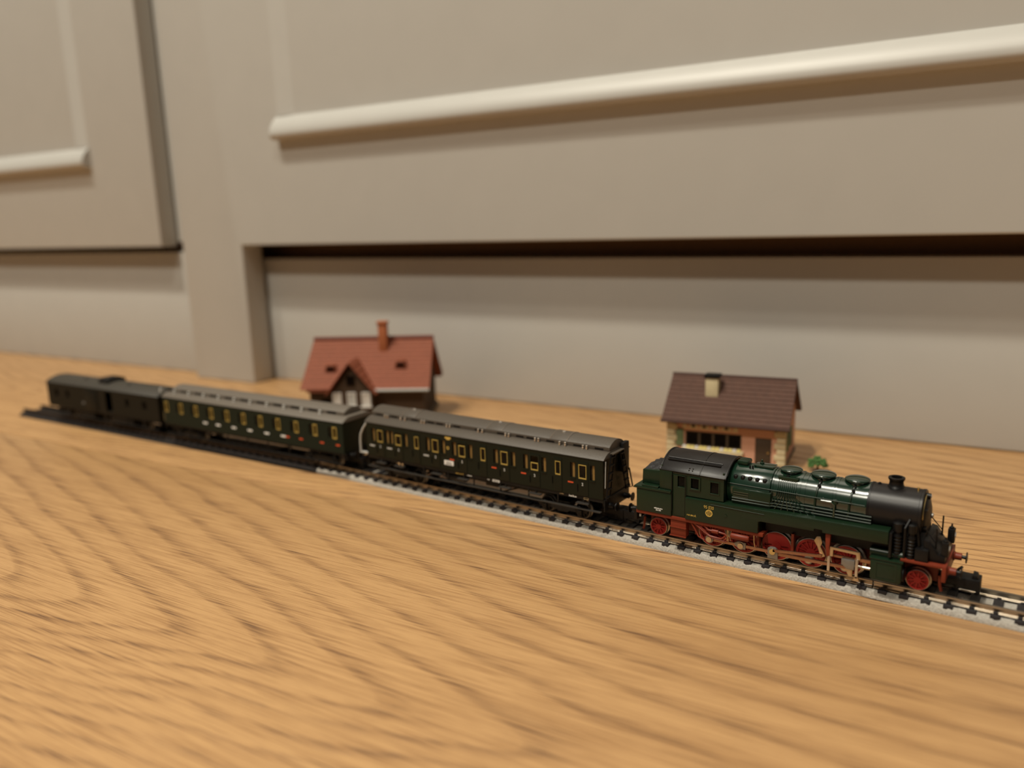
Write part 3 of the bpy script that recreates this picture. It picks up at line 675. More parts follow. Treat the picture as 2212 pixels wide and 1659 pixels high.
# ------------------------------------------------------------------ coaches (local x from the middle, z from rail top)
def bogie(t, x, wb, mt='cunder'):
    b = MB()
    for s in (-1, 1):
        b.prism([(x-wb/2-3.0, 3.9), (x-wb/2-2.4, 2.6), (x-2.6, 2.4), (x-1.8, 1.8), (x+1.8, 1.8), (x+2.6, 2.4), (x+wb/2+2.4, 2.6), (x+wb/2+3.0, 3.9), (x+2, 4.6), (x-2, 4.6)], *sorted((s*6.4, s*7.0)), 'y')
        for e in (-1, 1):
            b.box(x+e*wb/2-0.8, x+e*wb/2+0.8, *sorted((s*6.9, s*7.7)), 2.0, 3.6)
            b.tube([(x+e*wb/2-2.2, s*7.3, 4.0), (x+e*wb/2, s*7.4, 4.6), (x+e*wb/2+2.2, s*7.3, 4.0)], 0.3)
    b.box(x-2.4, x+2.4, -6.2, 6.2, 3.4, 5.2)
    o = b.build('bogie', M[mt], t)
    for e in (-1, 1):
        for s in (-1, 1): wheel(t, 'coach_wheel', x+e*wb/2, s*5.5, 2.9, 9, None, 'dsteel', 'dull')
        MB().cyl((x+e*wb/2, -5, 2.9), 0.5, 10, 'y', 8).build('axle', M['dull'], t)
def buffers(t, xe, material, z=6.8):
    for e in (-1, 1):
        for s in (-1, 1):
            b = MB().lathe((e*xe, s*5.5, z), [(1.2, 0), (0.95, e*0.4), (0.9, e*1.9)], 'x', 14).build('buffer', material, t)
            MB().lathe((e*(xe+1.9), s*5.5, z), [(0.45, 0), (0.5, e*1.0), (1.5, e*1.1), (1.45, e*1.35), (0.4, e*1.5)], 'x', 16).build('buffer_head', material, b)
        MB().prism([(e*(xe-5), 2.2), (e*(xe+1.0), 2.2), (e*(xe+1.0), 0.9), (e*(xe+1.6), 0.7), (e*(xe+3.6), 1.2), (e*(xe+3.6), 4.6), (e*(xe+1.2), 4.6), (e*(xe-5), 3.6)], -2.3, 2.3, 'y').build('coupler', M['dull'], t, bevel=0.2)
def roof_arc(half, z0, zc, yc, z1, n=8):
    """outer points from -half to -yc rising z0..zc (lower roof curve)"""
    pts = []
    for k in range(n+1):
        f = k/n; y = -half + (half - yc)*f; pts.append((y, z0 + (zc - z0)*math.sin(f*math.pi/2)**0.85))
    return pts

def compartment_coach():
    X0 = -108.6; L = 53.4
    t = thing('passenger_coach', 'dark green model coach with yellow-framed door windows and a ladder on its end', 'coach', (X0, 0, 4.2))
    lx = lambda X: X - X0
    EZ = 22.9
    doors = [-154.5, -144.8, -126.1, -113.4, -94.45, -81.7, -62.8]
    narrow = [-135.4, -103.75, -72.3]
    lowered = {-144.8: 0.75, -113.4: 0.55, -81.7: 2.1}
    sides = [c + d for c in doors for d in (-3.75, 3.75)]
    holes = [(lx(c)-0.95, lx(c)+0.95, 15.4, 20.5) for c in sides] + [(lx(c)-1.65, lx(c)+1.65, 15.2, 20.5) for c in doors] + [(lx(c)-1.25, lx(c)+1.25, 15.2, 20.4) for c in narrow]
    near = MB().wall(-L, L, 9.4, EZ, holes, -9.0, -8.5).build('side_wall', M['cgreen'], t, smooth=0)
    far = MB().wall(-L, L, 9.4, EZ, holes, 9.0, 8.5).build('side_wall', M['cgreen'], t, smooth=0)
    MB().box(-L, -L+0.6, -8.5, 8.5, 9.4, EZ + 0.6).build('end_wall', M['cgreen'], t)
    MB().box(L-0.6, L, -8.5, 8.5, 9.4, EZ + 0.6).build('end_wall', M['cgreen'], t)
    MB().box(-L+0.5, L-0.5, -8.4, 8.4, 9.4, 10.2).build('floor_plate', M['cunder'], t)
    # interior : partitions and benches
    edges = sorted([c - 6.3 for c in doors] + [c + 6.3 for c in doors])
    for X in edges:
        if abs(lx(X)) < L - 1: MB().box(lx(X)-0.25, lx(X)+0.25, -8.3, 8.3, 10.2, 22.5).build('partition', M['inner'], t)
    for c in doors:
        for d in (-1, 1):
            a, b2 = sorted((lx(c) + d*2.9, lx(c) + d*5.2)); MB().box(a, b2, -8.2, 8.2, 10.2, 13.6).build('bench', M['inner'], t, bevel=0.2)
    for c in sides:
        MB().box(lx(c)-1.0, lx(c)+1.0, -8.75, -8.65, 15.35, 20.5).build('window_pane', M['glass'], near, smooth=0)
        MB().box(lx(c)-1.1, lx(c)+1.1, -9.25, -9.0, 15.0, 15.3).build('window_sill', M['cgreen'], near, smooth=0)
        # pale strip coloured in as the glass-edge sheen of the narrow lights
        MB().box(lx(c)-0.25, lx(c)+0.55, -8.5, -8.3, 15.4, 20.4).build('edge_sheen', M['inner'], near, smooth=0)
    for c in doors:
        lo = lowered.get(c, 0.0)
        d = MB().wall(lx(c)-2.2, lx(c)+2.2, 9.6, 21.2, [(lx(c)-1.5, lx(c)+1.5, 15.3, 20.4)], -9.15, -9.0).build('door', M['cgreen'], near, bevel=0.04)
        MB().wall(lx(c)-1.5, lx(c)+1.5, 15.3, 20.2 - lo, [(lx(c)-1.25, lx(c)+1.25, 15.7, 19.92 - lo)], -9.12, -8.8).build('window_frame', M['yellow'], d, bevel=0.06)
        MB().box(lx(c)-1.2, lx(c)+1.2, -8.95, -8.88, 15.7, 19.9 - lo).build('window_pane', M['glass'], d, smooth=0)
        MB().box(lx(c)-1.6, lx(c)+1.6, -9.3, -9.1, 14.85, 15.15).build('window_sill', M['cgreen'], d, smooth=0)
        MB().box(lx(c)-2.0, lx(c)-1.8, -9.4, -9.15, 10.8, 13.4).build('handle', M['dull'], d)
        text('class_number', '2', 0.95, M['white'], d, (lx(c)+0.05, -9.22, 13.15))
        MB().box(lx(c)-2.4, lx(c)+2.4, -9.9, -8.2, 6.9, 7.15).build('door_step', M['cstep'], t)
        MB().box(lx(c)-0.3, lx(c)+0.3, -8.6, -8.2, 7.0, 8.4).build('step_bracket', M['cunder'], t)
    for c in narrow:
        d = MB().wall(lx(c)-1.6, lx(c)+1.6, 9.6, 21.2, [(lx(c)-1.05, lx(c)+1.05, 15.3, 20.3)], -9.15, -9.0).build('door', M['cgreen'], near, bevel=0.04)
        MB().wall(lx(c)-1.05, lx(c)+1.05, 15.3, 20.1, [(lx(c)-0.82, lx(c)+0.82, 15.7, 19.85)], -9.12, -8.8).build('window_frame', M['yellow'], d, bevel=0.06)
        MB().box(lx(c)-0.8, lx(c)+0.8, -8.95, -8.88, 15.7, 19.9).build('window_pane', M['glass'], d, smooth=0)
        MB().box(lx(c)-2.3, lx(c)-2.15, -9.3, -9.0, 12.0, 14.6).build('handle', M['dull'], d)
    # marks
    for X in (-99.0, -86.35, -67.4, -118.3): MB().box(lx(X)-1.05, lx(X)+1.05, -9.06, -8.98, 13.4, 13.85).build('red_mark', M['orange'], near, smooth=0)
    for X in (-159.0, -149.7, -130.8): MB().box(lx(X)-1.3, lx(X)+1.3, -9.06, -8.98, 13.2, 13.8).build('grey_mark', M['palegrey'], near, smooth=0)
    pl = MB().box(lx(-122.0), lx(-117.6), -9.06, -8.98, 11.3, 13.05).build('placard', M['white'], near, smooth=0, label='white notice with small dark lettering')
    for k in range(3): lines_print('placard_lettering', lx(-121.2)+0.3*(k == 0), lx(-118.3)-0.3*(k == 0), 12.35-0.42*k, 0.24, -9.06, M['grey'], pl, 20+k, 0.06)
    pl2 = MB().box(lx(-100.05), lx(-97.0), -8.84, -8.7, 8.25, 9.15).build('placard', M['white'], t, smooth=0, label='small white plate on the frame')
    for k in range(2): lines_print('placard_lettering', lx(-99.8), lx(-97.3), 8.75-0.36*k, 0.2, -8.84, M['grey'], pl2, 30+k, 0.06)
    MB().ring((lx(-120.0), -9.0, 17.9), 0.62, 0.36, -0.06, 'y', 18).build('crest', M['gold'], near)
    MB().box(lx(-121.2), lx(-118.4), -9.06, -8.98, 21.4, 22.1).build('name_board', M['gold'], near, smooth=0)
    MB().box(lx(-120.6), lx(-119.0), -9.07, -8.98, 21.0, 21.4).build('name_board', M['gold'], near, smooth=0)
    # roof
    low = roof_arc(9.35, EZ - 0.15, 24.75, 5.0, 25)
    prof = low + [(-y, z) for y, z in low[::-1]]
    rf = MB().prism(prof, -L-0.5, L+0.5, 'x').build('roof', M['croof'], t, smooth=40, bevel=0.12)
    ctop = [(-4.95 + 9.9*k/10, 26.1 + 1.75*(1 - (2*k/10 - 1)**2)) for k in range(11)]
    cl = MB().prism([(-4.9, 24.5)] + ctop + [(4.9, 24.5)], -L-0.3, L+0.3, 'x').build('clerestory', M['croof'], t, smooth=40, bevel=0.08)
    slots = [-58.8, -67.0, -77.7, -85.9, -90.3, -98.6]
    slots += [2*X0 - s for s in slots] + [-108.6]
    for X in slots: MB().box(lx(X)-1.6, lx(X)+1.6, -5.0, -4.6, 24.95, 25.55).build('clerestory_window', M['dull'], cl, smooth=0)
    vents = [-95.9, -94.5, -83.4, -82.0, -73.5, -71.3, -64.4, -63.0]
    vents += [2*X0 - s for s in vents] + [-106.2, -108.0]
    for X in vents:
        MB().lathe((lx(X), -5.75, 24.3), [(0.62, -0.2), (0.6, 0.25), (0.28, 0.4), (0.28, 0.65), (0.52, 0.75), (0.52, 0.9), (0.25, 1.0), (0.25, 1.3), (0.45, 1.4), (0.42, 1.6), (0.1, 1.75)], 'z', 12).build('roof_vent', M['vent'], rf)
    for X in (-74.5, -101.5, -143.0):
        pts = [(y*0.985, z + 0.12) for y, z in ctop] + [(y*0.985, z - 0.1) for y, z in ctop[::-1]]
        h = MB().prism(pts, lx(X)-3.6, lx(X)+3.6, 'x').build('roof_panel', M['croof'], cl, bevel=0.05)
        MB().lathe((lx(X)-0.2, -0.6, 27.8), [(0.75, 0), (0.7, 0.35), (0.45, 0.5), (0.1, 0.45)], 'z', 14).build('gas_cap', M['vent'], h)
        rv = MB()
        for k in range(12):
            for e in (-3.3, 3.3):
                y = -4.5 + 9.0*k/11; rv.lathe((lx(X)+e, y, 26.2 + 1.75*(1 - (y/4.95)**2)), [(0.14, -0.1), (0.12, 0.14), (0.03, 0.18)], 'z', 6)
        rv.build('rivets', M['vent'], h)
    # underframe
    MB().box(-L, L, -8.7, 8.7, 8.15, 9.4).build('sole_bar', M['cunder'], t, bevel=0.1)
    MB().box(-40, 40, -2.0, 2.0, 4.6, 8.2).build('centre_girder', M['cunder'], t)
    bogie(t, 36.6, 14.0); bogie(t, -36.6, 14.0)
    for s in (-1, 1):
        MB().box(-L+0.6, L-0.6, *sorted((s*9.9, s*8.7)), 5.0, 5.25).build('foot_board', M['cstep'], t)
        for k in range(9): MB().box(-48+12*k-0.2, -48+12*k+0.2, *sorted((s*8.9, s*8.5)), 5.2, 8.3).build('board_hanger', M['cunder'], t)
        MB().tube([(-22, s*6.8, 8.2), (-10, s*6.8, 3.9), (10, s*6.8, 3.9), (22, s*6.8, 8.2)], 0.3).build('truss_rod', M['cunder'], t)
    MB().cyl((-14.5, -6.2, 6.4), 1.5, 9.0, 'x', 18).build('gas_tank', M['cunder'], t)
    MB().box(4.0, 10.0, -7.0, -3.0, 5.6, 8.2).build('battery_box', M['cunder'], t, bevel=0.2)
    lines_print('frame_lettering', lx(-117.0), lx(-113.4), 8.5, 0.5, -8.7, M['gold'], t, 41, 0.1)
    lines_print('frame_lettering', lx(-111.6), lx(-109.6), 8.5, 0.42, -8.7, M['white'], t, 42, 0.1)
    lines_print('frame_lettering', lx(-102.4), lx(-101.4), 8.5, 0.4, -8.7, M['white'], t, 43, 0.1)
    lines_print('frame_lettering', lx(-68.3), lx(-65.2), 8.45, 0.6, -8.7, M['white'], t, 44, 0.1)
    MB().wall(lx(-62.6), lx(-60.8), 8.35, 9.0, [(lx(-62.48), lx(-60.92), 8.45, 8.9)], -8.74, -8.6).build('frame_mark', M['inner'], t, smooth=0)
    lines_print('frame_lettering', lx(-72.0), lx(-70.3), 8.7, 0.3, -8.7, M['inner'], t, 45, 0.1)
    buffers(t, L + 0.2, M['dull'])
    for e in (-1, 1): MB().box(*sorted((e*L, e*(L+0.4))), -8.6, 8.6, 5.2, 9.4).build('buffer_beam', M['cunder'], t, bevel=0.1)
    # ladder end
    def ladder(p0, p1, ax):
        (ya, za), (yb, zb) = p0, p1
        mb = MB(); w = 1.25
        for d in (-w, w): mb.tube([(ax, ya + d, za), (ax, yb + d, zb)], 0.24)
        o = mb.build('ladder', M['dull'], t)
        n = 6
        for k in range(n):
            f = 0.06 + 0.86*k/(n-1); y, z = ya + (yb-ya)*f, za + (zb-za)*f
            MB().box(ax - 0.5, ax + 0.5, y - w, y + w, z - 0.14, z + 0.14).build('rung', M['cunder'], o)
    ladder((-9.0+1.2, 9.4), (-4.2, 24.2), L + 1.2)
    ladder((5.4, 9.8), (0.8, 24.2), L + 1.6)
    MB().box(L, L+1.9, -5.2, 2.4, 24.0, 24.3).build('roof_step', M['croof'], t)
    MB().box(L, L+1.6, 2.2, 6.4, 16.0, 26.0).build('brake_cabin', M['dull'], t, bevel=0.2)
    MB().tube([(L+0.6, -8.6, 13.4), (L+0.7, -8.3, 22.3)], 0.14).build('hand_rail', M['palegrey'], t)
    MB().tube([(L+1.0, 4.2, 9.9), (L+2.6, 6.9, 10.0), (L+1.6, 6.3, 16.5)], 0.28).build('ladder_stay', M['dull'], t)
    # curved rail at the other end
    MB().tube([(-L+0.2, -8.9, 22.3), (-L-1.6, -9.1, 20.0), (-L-3.0, -9.2, 17.4), (-L-3.4, -9.2, 15.0), (-L-3.5, -9.2, 10.6)], 0.42, 8).build('end_rail', M['palegrey'], t)
    MB().box(-L-3.9, -L+0.4, -9.5, -8.2, 9.8, 10.3).build('end_step', M['palegrey'], t)
    return t
compartment_coach()

def long_coach():
    L = 59.7
    cx = -235.2; cy = -0.4 - DS*0.9*(59.7)
    t = thing('passenger_coach', 'green model coach with a pale clerestory roof and white marks along its side', 'coach', (cx, cy + 0.3, 4.2), math.atan(0.046))
    EZ = 20.75
    wins = [54.2 - 11.2*k for k in range(11)]
    holes = []
    for w in wins: holes += [(w-2.9, w-1.1, 13.6, 18.2), (w-0.4, w+1.9, 13.4, 18.4)]
    for s in (-1, 1):
        side = MB().wall(-L, L, 7.6, EZ, holes, s*9.0, s*8.5).build('side_wall', M['cgreen2'], t, smooth=0)
        if s < 0: near = side
    MB().box(-L, -L+0.6, -8.5, 8.5, 7.6, EZ+0.5).build('end_wall', M['cgreen2'], t)
    MB().box(L-0.6, L, -8.9, 8.9, 7.6, EZ+0.4).build('end_wall', M['cgreen2'], t)
    MB().box(-L+0.5, L-0.5, -8.4, 8.4, 7.6, 8.4).build('floor_plate', M['cunder'], t)
    for k, w in enumerate(wins):
        MB().box(w+4.4, w+4.9, -8.3, 8.3, 8.4, 20).build('partition', M['inner'], t)
        MB().box(w-3.6, w+3.0, -8.0, 8.0, 8.4, 13.0).build('bench', M['inner'], t)
        MB().box(w-2.9, w-1.1, -8.75, -8.68, 13.6, 18.2).build('window_pane', M['glass'], near, smooth=0)
        MB().wall(w-0.45, w+1.95, 13.4, 18.4, [(w-0.1, w+1.6, 13.8, 18.0)], -9.1, -8.8).build('window_frame', M['yellow'], near, smooth=0)
        MB().box(w-0.1, w+1.6, -8.75, -8.68, 13.8, 18.0).build('window_pane', M['glass'], near, smooth=0)
    for X in (-263.8, -254.6, -243.6, -232.7, -221.7, -211.2): MB().box(X-cx-1.5, X-cx+1.5, -9.08, -8.98, 10.5, 11.3).build('white_mark', M['white'], near, smooth=0)
    for X in (-208.5, -200.3, -187.9, -178.8): MB().box(X-cx-1.1, X-cx+1.1, -9.08, -8.98, 10.6, 11.2).build('red_mark', M['orange'], near, smooth=0)
    low = roof_arc(9.4, EZ-0.2, 22.5, 5.0, 23)
    rf = MB().prism(low + [(-y, z) for y, z in low[::-1]], -L-0.5, L+0.5, 'x').build('roof', M['croof2'], t, smooth=40, bevel=0.12)
    ctop = [(-4.95 + 9.9*k/10, 23.9 + 1.5*(1 - (2*k/10 - 1)**2)) for k in range(11)]
    cl = MB().prism([(-4.9, 22.2)] + ctop + [(4.9, 22.2)], -L+2.5, L-2.5, 'x').build('clerestory', M['croof2'], t, smooth=40, bevel=0.08)
    for k in range(11):
        X = 50.0 - 10.9*k
        MB().box(X-2.6, X+2.6, -5.05, -4.6, 22.7, 23.7).build('clerestory_window', M['dull'], cl, smooth=0)
        MB().lathe((X-5.5, -6.2, 22.2), [(0.7, -0.3), (0.7, 0.4), (0.4, 0.6), (0.6, 1.0), (0.6, 1.5), (0.2, 1.8)], 'z', 12).build('roof_vent', M['palegrey'], rf)
    MB().box(-L, L, -8.7, 8.7, 6.7, 7.6).build('sole_bar', M['cunder'], t, bevel=0.1)
    bogie(t, 44.0, 14.0); bogie(t, -44.0, 14.0)
    for s in (-1, 1):
        MB().box(-L+1, L-1, *sorted((s*9.8, s*8.7)), 2.9, 3.2).build('foot_board', M['cunder'], t)
        for k in range(9): MB().box(-54+13.5*k-0.2, -54+13.5*k+0.2, *sorted((s*9.0, s*8.6)), 3.1, 6.8).build('board_hanger', M['cunder'], t)
        MB().tube([(-30, s*6.8, 6.8), (-14, s*6.8, 3.6), (14, s*6.8, 3.6), (30, s*6.8, 6.8)], 0.3).build('truss_rod', M['cunder'], t)
    buffers(t, L + 0.1, M['dull'], 6.4)
    for e in (-1, 1): MB().box(*sorted((e*L, e*(L+0.4))), -8.4, 8.4, 4.6, 7.6).build('buffer_beam', M['cunder'], t)
    return t
long_coach()

def baggage_wagon():
    L = 49.0
    cx = -349.2; cy = (cx + 195.6) * DS
    t = thing('baggage_wagon', 'dark olive model baggage wagon with a roof cupola at the end of the train', 'wagon', (cx, cy, 4.2), DROT + 0.008)
    EZ = 19.8
    holes = [(-42, -38.5, 12.4, 16.2), (-31, -28, 12.4, 16.2), (22, 25, 12.4, 16.2), (36, 39.5, 12.4, 16.2)]
    for s in (-1, 1):
        sd = MB().wall(-L, L, 7.2, EZ, holes + ([(5.0, 10.5, 8.2, 18.6)] if s < 0 else []), s*8.9, s*8.4).build('side_wall', M['wgreen'], t, smooth=0)
        for h in holes: MB().box(h[0], h[1], *sorted((s*8.6, s*8.55)), h[2], h[3]).build('window_pane', M['dglass'], sd, smooth=0)
        d = MB().box(-13, -2.5, *sorted((s*9.25, s*8.9)), 7.6, 18.6).build('sliding_door', M['wgreen'], sd, bevel=0.1)
        if s < 0:
            MB().box(-16.5, -14.0, -9.0, -8.9, 10.2, 11.4).build('white_mark', M['grey'], sd, smooth=0)
    for e in (-1, 1): MB().box(*sorted((e*L, e*(L-0.6))), -8.4, 8.4, 7.2, EZ+0.8).build('end_wall', M['wgreen'], t)
    MB().box(-L+0.6, L-0.6, -8.4, 8.4, 7.2, 8.0).build('floor_plate', M['cunder'], t)
    arc = [(-9.2 + 18.4*k/14, EZ - 0.2 + 2.9*(1 - abs(2*k/14 - 1)**2.2)) for k in range(15)]
    rf = MB().prism(arc, -L-0.5, L+0.5, 'x').build('roof', M['croof3'], t, smooth=40, bevel=0.1)
    cup = MB().prism([(-5.2, EZ), (-5.2, EZ+3.6), (-3.0, EZ+4.6), (3.0, EZ+4.6), (5.2, EZ+3.6), (5.2, EZ)], -5.4, 3.0, 'x').build('cupola', M['dull'], t, bevel=0.25)
    for x in (-20, 18): MB().lathe((x, -3.0, EZ+2.2), [(0.8, 0), (0.8, 0.8), (0.4, 1.2)], 'z', 12).build('roof_vent', M['croof3'], rf)
    MB().box(-L, L, -8.6, 8.6, 6.2, 7.2).build('sole_bar', M['cunder'], t, bevel=0.1)
    for x in (-33, 0, 33):
        for s in (-1, 1):
            wheel(t, 'wagon_wheel', x, s*5.5, 2.9, 9, None, 'dsteel', 'dull')
            MB().prism([(x-1.2, 6.4), (x+1.2, 6.4), (x+0.9, 2.2), (x-0.9, 2.2)], *sorted((s*6.6, s*7.2)), 'y').build('axle_guard', M['cunder'], t)
    for s in (-1, 1): MB().box(-L+1, L-1, *sorted((s*9.6, s*8.6)), 2.8, 3.1).build('foot_board', M['cunder'], t)
    for s in (-1, 1):
        for k in range(6): MB().box(-36+14.4*k-0.2, -36+14.4*k+0.2, *sorted((s*8.9, s*8.5)), 3.0, 6.4).build('board_hanger', M['cunder'], t)
    MB().box(-24, -8, -7.8, 7.8, 2.2, 6.3).build('dog_box', M['cunder'], t, bevel=0.2)
    MB().box(7, 25, -7.8, 7.8, 2.2, 6.3).build('battery_box', M['cunder'], t, bevel=0.2)
    buffers(t, L + 0.1, M['dull'], 6.4)
    return t
baggage_wagon()

# ------------------------------------------------------------------ model houses
def tile_courses(t, name, pts_fn, n, material, parent):
    """n overlapping tile courses on one roof slope; pts_fn(f) -> ((x0,y,z),(x1,y,z)) at fraction f from eave to ridge, plus normal lift"""
    for k in range(n):
        (a0, a1), (b0, b1) = pts_fn(k/n), pts_fn((k+1.12)/n if k < n-1 else 1.0)
        up = Vector((0, 0, 0.55)); vs = [Vector(a0), Vector(a1), Vector(b1), Vector(b0)]
        top = [vs[0]+up, vs[1]+up, vs[2]+up*0.25, vs[3]+up*0.25]
        MB().add([tuple(q) for q in vs + top], [(0,3,2,1),(4,5,6,7),(0,1,5,4),(1,2,6,5),(2,3,7,6),(3,0,4,7)]).build(name, material, parent, smooth=0)

def pink_house():
    # front-left to front-right runs along +x locally; the front faces -y
    t = thing('model_house', 'small pink model station house with a brown roof and cream chimney', 'model house', (-27.5, 92.0, 0), R(9))
    Wd, D, H = 48.0, 32.0, 20.0
    x0, x1 = -Wd, 0.0
    MB().box(x0-0.5, x1+0.5, -0.5, D+0.5, 0, 1.2).build('base', M['hbase'], t)
    wl = MB().wall(x0, x1, 1.0, H, [(x0+7.5, x0+31.0, 6.8, 13.2), (x0+36.5, x0+43.0, 1.0, 12.6)], 0, 1.0).build('front_wall', M['pink'], t, smooth=0)
    MB().box(x0, x1, D-1, D, 1.0, H).build('rear_wall', M['pink'], t)
    for x in (x0, x1-1.0):
        MB().prism([(1.0, 1.0), (D-1, 1.0), (D-1, H), (D/2, H+12.6), (1.0, H)], x, x+1.0, 'x').build('gable_wall', M['pink'], t)
    # windows and door
    for k in range(4):
        a = x0+7.5+5.875*k
        f = MB().wall(a, a+5.875, 6.8, 13.2, [(a+0.5, a+5.375, 7.3, 12.7)], 0.1, 0.7).build('window_frame', M['hdoor'], wl, smooth=0)
        MB().box(a+0.5, a+5.375, 0.4, 0.5, 7.3, 12.7).build('window_pane', M['dglass'], f, smooth=0)
    d = MB().box(x0+36.5, x0+43.0, 0.3, 0.9, 1.0, 12.6).build('door', M['hdoor'], wl, bevel=0.1)
    MB().box(x0+41.4, x0+42.0, -0.1, 0.3, 6.2, 6.8).build('door_handle', M['brass'], d)
    MB().box(x0+6.5, x0+32.0, -2.6, 0, 4.6, 6.2).build('flower_box', M['cream'], t, bevel=0.2)
    rnd = random.Random(11)
    for k in range(14):
        x = x0+7.5+1.75*k; MB().lathe((x, -1.4, 5.8), [(0.6, 0), (1.0, 0.5), (0.8, 1.1), (0.2, 1.5)], 'z', 8).build('flower', M['flower'] if k % 3 else M['hwhite'], t)
    MB().box(x0+6.5, x0+29.5, -0.7, 0, 14.3, 16.6).build('sign_board', M['cream'], t, bevel=0.1)
    for k in range(9): MB().box(x0+8+2.3*k, x0+9.5+2.3*k, -0.8, -0.65, 14.9, 16.0).build('sign_lettering', M['timber'] if k % 2 else M['pink'], t, smooth=0)
    for a in (x0+3.4, x0+31.4): MB().box(a, a+3.4, -0.5, 0, 6.4, 13.8).build('shutter', M['shutter'], wl, bevel=0.1) if a < x0+10 else None
    # cream corner stones
    for xc in (x0-0.5, x1-3.9):
        for k in range(7):
            w = 4.4 if k % 2 else 3.4
            a = xc if xc < x0+5 else x1+0.5-w
            MB().box(a, a+w, -0.6, 3.0 if k % 2 else 4.0, 1.2+2.45*k, 1.2+2.45*k+2.3).build('corner_stone', M['cream'], wl, bevel=0.12)
    # roof
    OV, RH = 2.4, 13.9
    def slope(front):
        s = 1 if front else -1
        def fn(f):
            run = D/2 + OV + 0.6; y = (-OV - 0.6 + run*f) if front else (D + OV + 0.6 - run*f)
            z = H - 2.0 + (RH + 2.4)*f
            return ((x0-2.2, y, z), (x1+2.2, y, z))
        return fn
    rf = MB().prism([(-OV-0.4, H-2.2), (D/2, H+RH-0.4), (D+OV+0.4, H-2.2), (D+OV+0.4, H-3.0), (D/2, H+RH-1.6), (-OV-0.4, H-3.0)], x0-2.2, x1+2.2, 'x').build('roof', M['hroof_b'], t, smooth=0)
    for fr in (True, False): tile_courses(t, 'tile_course', slope(fr), 11, M['hroof_b'], rf)
    MB().tube([(x0-2.3, D/2, H+RH+0.5), (x1+2.3, D/2, H+RH+0.5)], 0.7, 8).build('ridge_tile', M['bridge'], rf)
    MB().tube([(x0-2.4, -OV-1.0, H-2.4), (x1+2.4, -OV-1.0, H-2.4)], 0.7, 8).build('gutter', M['bridge'], rf)
    ch = MB().box(x0+14.0, x0+19.4, 7.2, 12.0, H+3.5, H+15.2).build('chimney', M['cream'], t, bevel=0.3)
    MB().box(x0+13.5, x0+19.9, 6.7, 12.5, H+15.0, H+16.4).build('chimney_cap', M['dull'], ch, bevel=0.2)
    aw = MB().prism([(4.0, 8.0), (14.0, 8.0), (14.0, 14.5), (4.0, 14.5)], x1, x1+0.5, 'x').build('gable_window', M['dglass'], t, smooth=0)
    MB().prism([(3.0, 7.0), (6.4, 7.0), (6.4, 15.0), (3.0, 15.0)], x1+0.2, x1+1.0, 'x').build('shutter', M['shutter'], aw, bevel=0.1)
    MB().prism([(11.8, 7.0), (15.2, 7.0), (15.2, 15.0), (11.8, 15.0)], x1+0.2, x1+1.0, 'x').build('shutter', M['shutter'], aw, bevel=0.1)
    return t
pink_house()

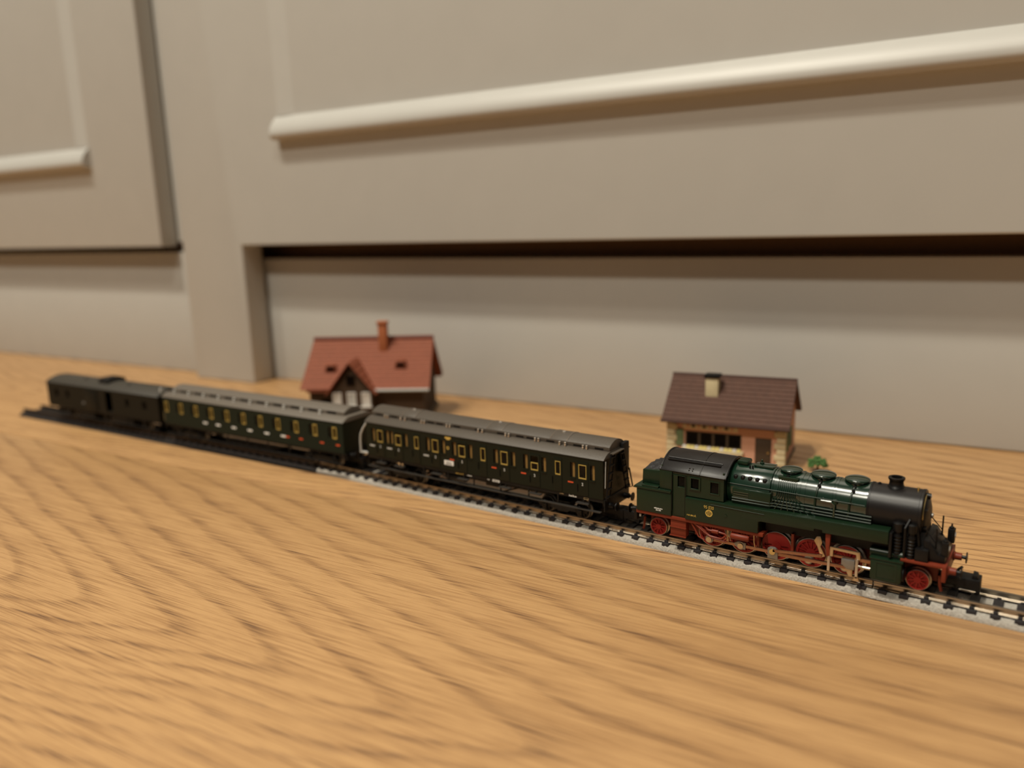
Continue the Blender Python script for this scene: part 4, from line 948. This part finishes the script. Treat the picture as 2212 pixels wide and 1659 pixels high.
def red_house():
    t = thing('model_house', 'timbered model house with a red tiled roof, orange chimney and front gable', 'model house', (-215.0, 85.0, 0), R(30))
    Wd, D, H = 62.0, 34.0, 20.2
    x0, x1 = -Wd, 0.0
    MB().box(x0-1, x1+1, -1, D+1, 0, 3.0).build('base', M['hbase'], t, bevel=0.3)
    wl = MB().wall(x0, x1, 3.0, H+2, [(x0+6, x0+12, 6, 12)], 0, 1.0).build('front_wall', M['timber'], t, smooth=0)
    MB().box(x0+6, x0+12, 0.4, 0.6, 6, 12).build('window_pane', M['dglass'], wl)
    MB().box(x0, x1, D-1, D, 3.0, H).build('rear_wall', M['timber'], t)
    for x in (x0, x1-1.0):
        g = MB().prism([(1.0, 3.0), (D-1, 3.0), (D-1, H), (D/2, H+19.5), (1.0, H)], x, x+1.0, 'x').build('gable_wall', M['timber'], t)
        if x > x0:
            for k in range(4): MB().box(x+1.0, x+1.4, 5+7.5*k, 6+7.5*k, 3.0, H+8).build('timber_post', M['hbase'], g)
    # main roof
    RH, OV = 22.0, 3.4
    def slope(front):
        def fn(f):
            run = D/2 + OV; y = (-OV + run*f) if front else (D + OV - run*f); z = H - 2.4 + (RH + 2.0)*f
            return ((x0-4.0 + 3.0*f, y, z), (x1+4.0 - 0.5*f, y, z))
        return fn
    rf = MB().prism([(-OV+0.3, H-2.8), (D/2, H+RH-1.0), (D+OV-0.3, H-2.8), (D+OV-0.3, H-3.8), (D/2, H+RH-2.2), (-OV+0.3, H-3.8)], x0-0.8, x1+3.4, 'x').build('roof', M['hroof_r'], t, smooth=0)
    for fr in (True, False): tile_courses(t, 'tile_course', slope(fr), 12, M['hroof_r'], rf)
    MB().tube([(x0-1.0, D/2, H+RH+0.2), (x1+3.6, D/2, H+RH+0.2)], 1.0, 8).build('ridge_tile', M['hridge'], rf)
    MB().tube([(x0+33, -OV-0.6, H-2.8), (x1+3.8, -OV-0.6, H-2.8)], 0.8, 8).build('gutter', M['palegrey'], rf)
    # front gable wing
    gx0, gx1, gz = x0+13.0, x0+37.0, 13.6; gm = (gx0+gx1)/2
    MB().prism([(gx0+1, 3.0), (gx1-1, 3.0), (gx1-1, H-3.5), (gm, H+gz-3.2), (gx0+1, H-3.5)], -6.5, 12.0, 'y').build('front_gable', M['timber'], t)
    for s in (-1, 1):
        e = (gx0-1.5) if s < 0 else (gx1+1.5)
        n = 6
        for k in range(n):
            f0, f1 = k/n, (k+1.1)/n if k < n-1 else 1.0
            xa, xb = e + (gm-e)*f0, e + (gm-e)*f1; za, zb = H-4.5+(gz+3.5)*f0, H-4.5+(gz+3.5)*f1
            MB().add([(xa,-9,za),(xb,-9,zb),(xb,15,zb),(xa,15,za),(xa,-9,za+0.9),(xb,-9,zb+0.5),(xb,15,zb+0.5),(xa,15,za+0.9)], [(0,3,2,1),(4,5,6,7),(0,1,5,4),(1,2,6,5),(2,3,7,6),(3,0,4,7)]).build('tile_course', M['hroof_r'], rf, smooth=0)
    MB().box(gm-2.2, gm+2.2, -7.0, -6.3, H+0.5, H+5.5).build('gable_window', M['dglass'], t)
    for x, mt in ((gx0+4.2, 'hwhite'), (gm, 'palegrey'), (gx1-4.2, 'hwhite')):
        w = MB().wall(x-2.4, x+2.4, 9.6, 17.0, [(x-1.7, x+1.7, 10.4, 16.2)], -7.2, -6.3).build('window_frame', M['hwhite'], t, bevel=0.15)
        MB().box(x-1.7, x+1.7, -6.9, -6.7, 10.4, 16.2).build('window_pane', M[mt], w, smooth=0)
        MB().box(x-3.0, x+3.0, -8.2, -6.4, 8.9, 9.7).build('window_box', M['hwhite'], w, bevel=0.15)
    # dormers
    for x, y in ((x0+11.5, 6.0), (x0+49.5, 7.0)):
        z = H + 5.8 if x < x0+20 else H + 7.4
        dm = MB().prism([(x-3.6, z), (x+3.6, z), (x+2.4, z+4.2), (x-2.4, z+4.2)], y-3.0, y+6.0, 'y').build('dormer', M['hroof_r'], t, bevel=0.4)
        MB().box(x-2.2, x+2.2, y-3.2, y-2.9, z+0.7, z+3.3).build('dormer_window', M['dglass'], dm, smooth=0)
    c = MB().box(x0+36.4, x0+41.0, 11.5, 16.0, H+14, H+31).build('chimney', M['hchim'], t, bevel=0.25)
    MB().box(x0+35.9, x0+41.5, 11.0, 16.5, H+30.4, H+31.6).build('chimney_cap', M['hchim'], c, bevel=0.15)
    return t
red_house()

def bush(loc, r, label):
    t = thing('bush', label, 'bush', loc)
    rnd = random.Random(2)
    MB().tube([(0, 0, 0), (0.2, 0, r*0.7)], 0.5).build('stem', M['twig'], t)
    mb = MB()
    for k in range(70):
        a, b2, q = rnd.uniform(0, 6.28), rnd.uniform(-0.2, 1.4), r * rnd.uniform(0.55, 1.0)
        c = (q*math.cos(a)*math.cos(b2), q*math.sin(a)*math.cos(b2), r*0.75 + q*math.sin(b2)*0.85)
        s = rnd.uniform(0.7, 1.3)
        mb.lathe(c, [(s*0.3, -s*0.6), (s*0.8, -s*0.1), (s*0.6, s*0.4), (s*0.1, s*0.65)], 'z', 6)
    o = mb.build('foliage', M['leaf'], t, smooth=60); o['kind'] = 'stuff'
bush((-15.5, 97.0, 0), 3.6, 'small green model bush beside the gable of the pink house')
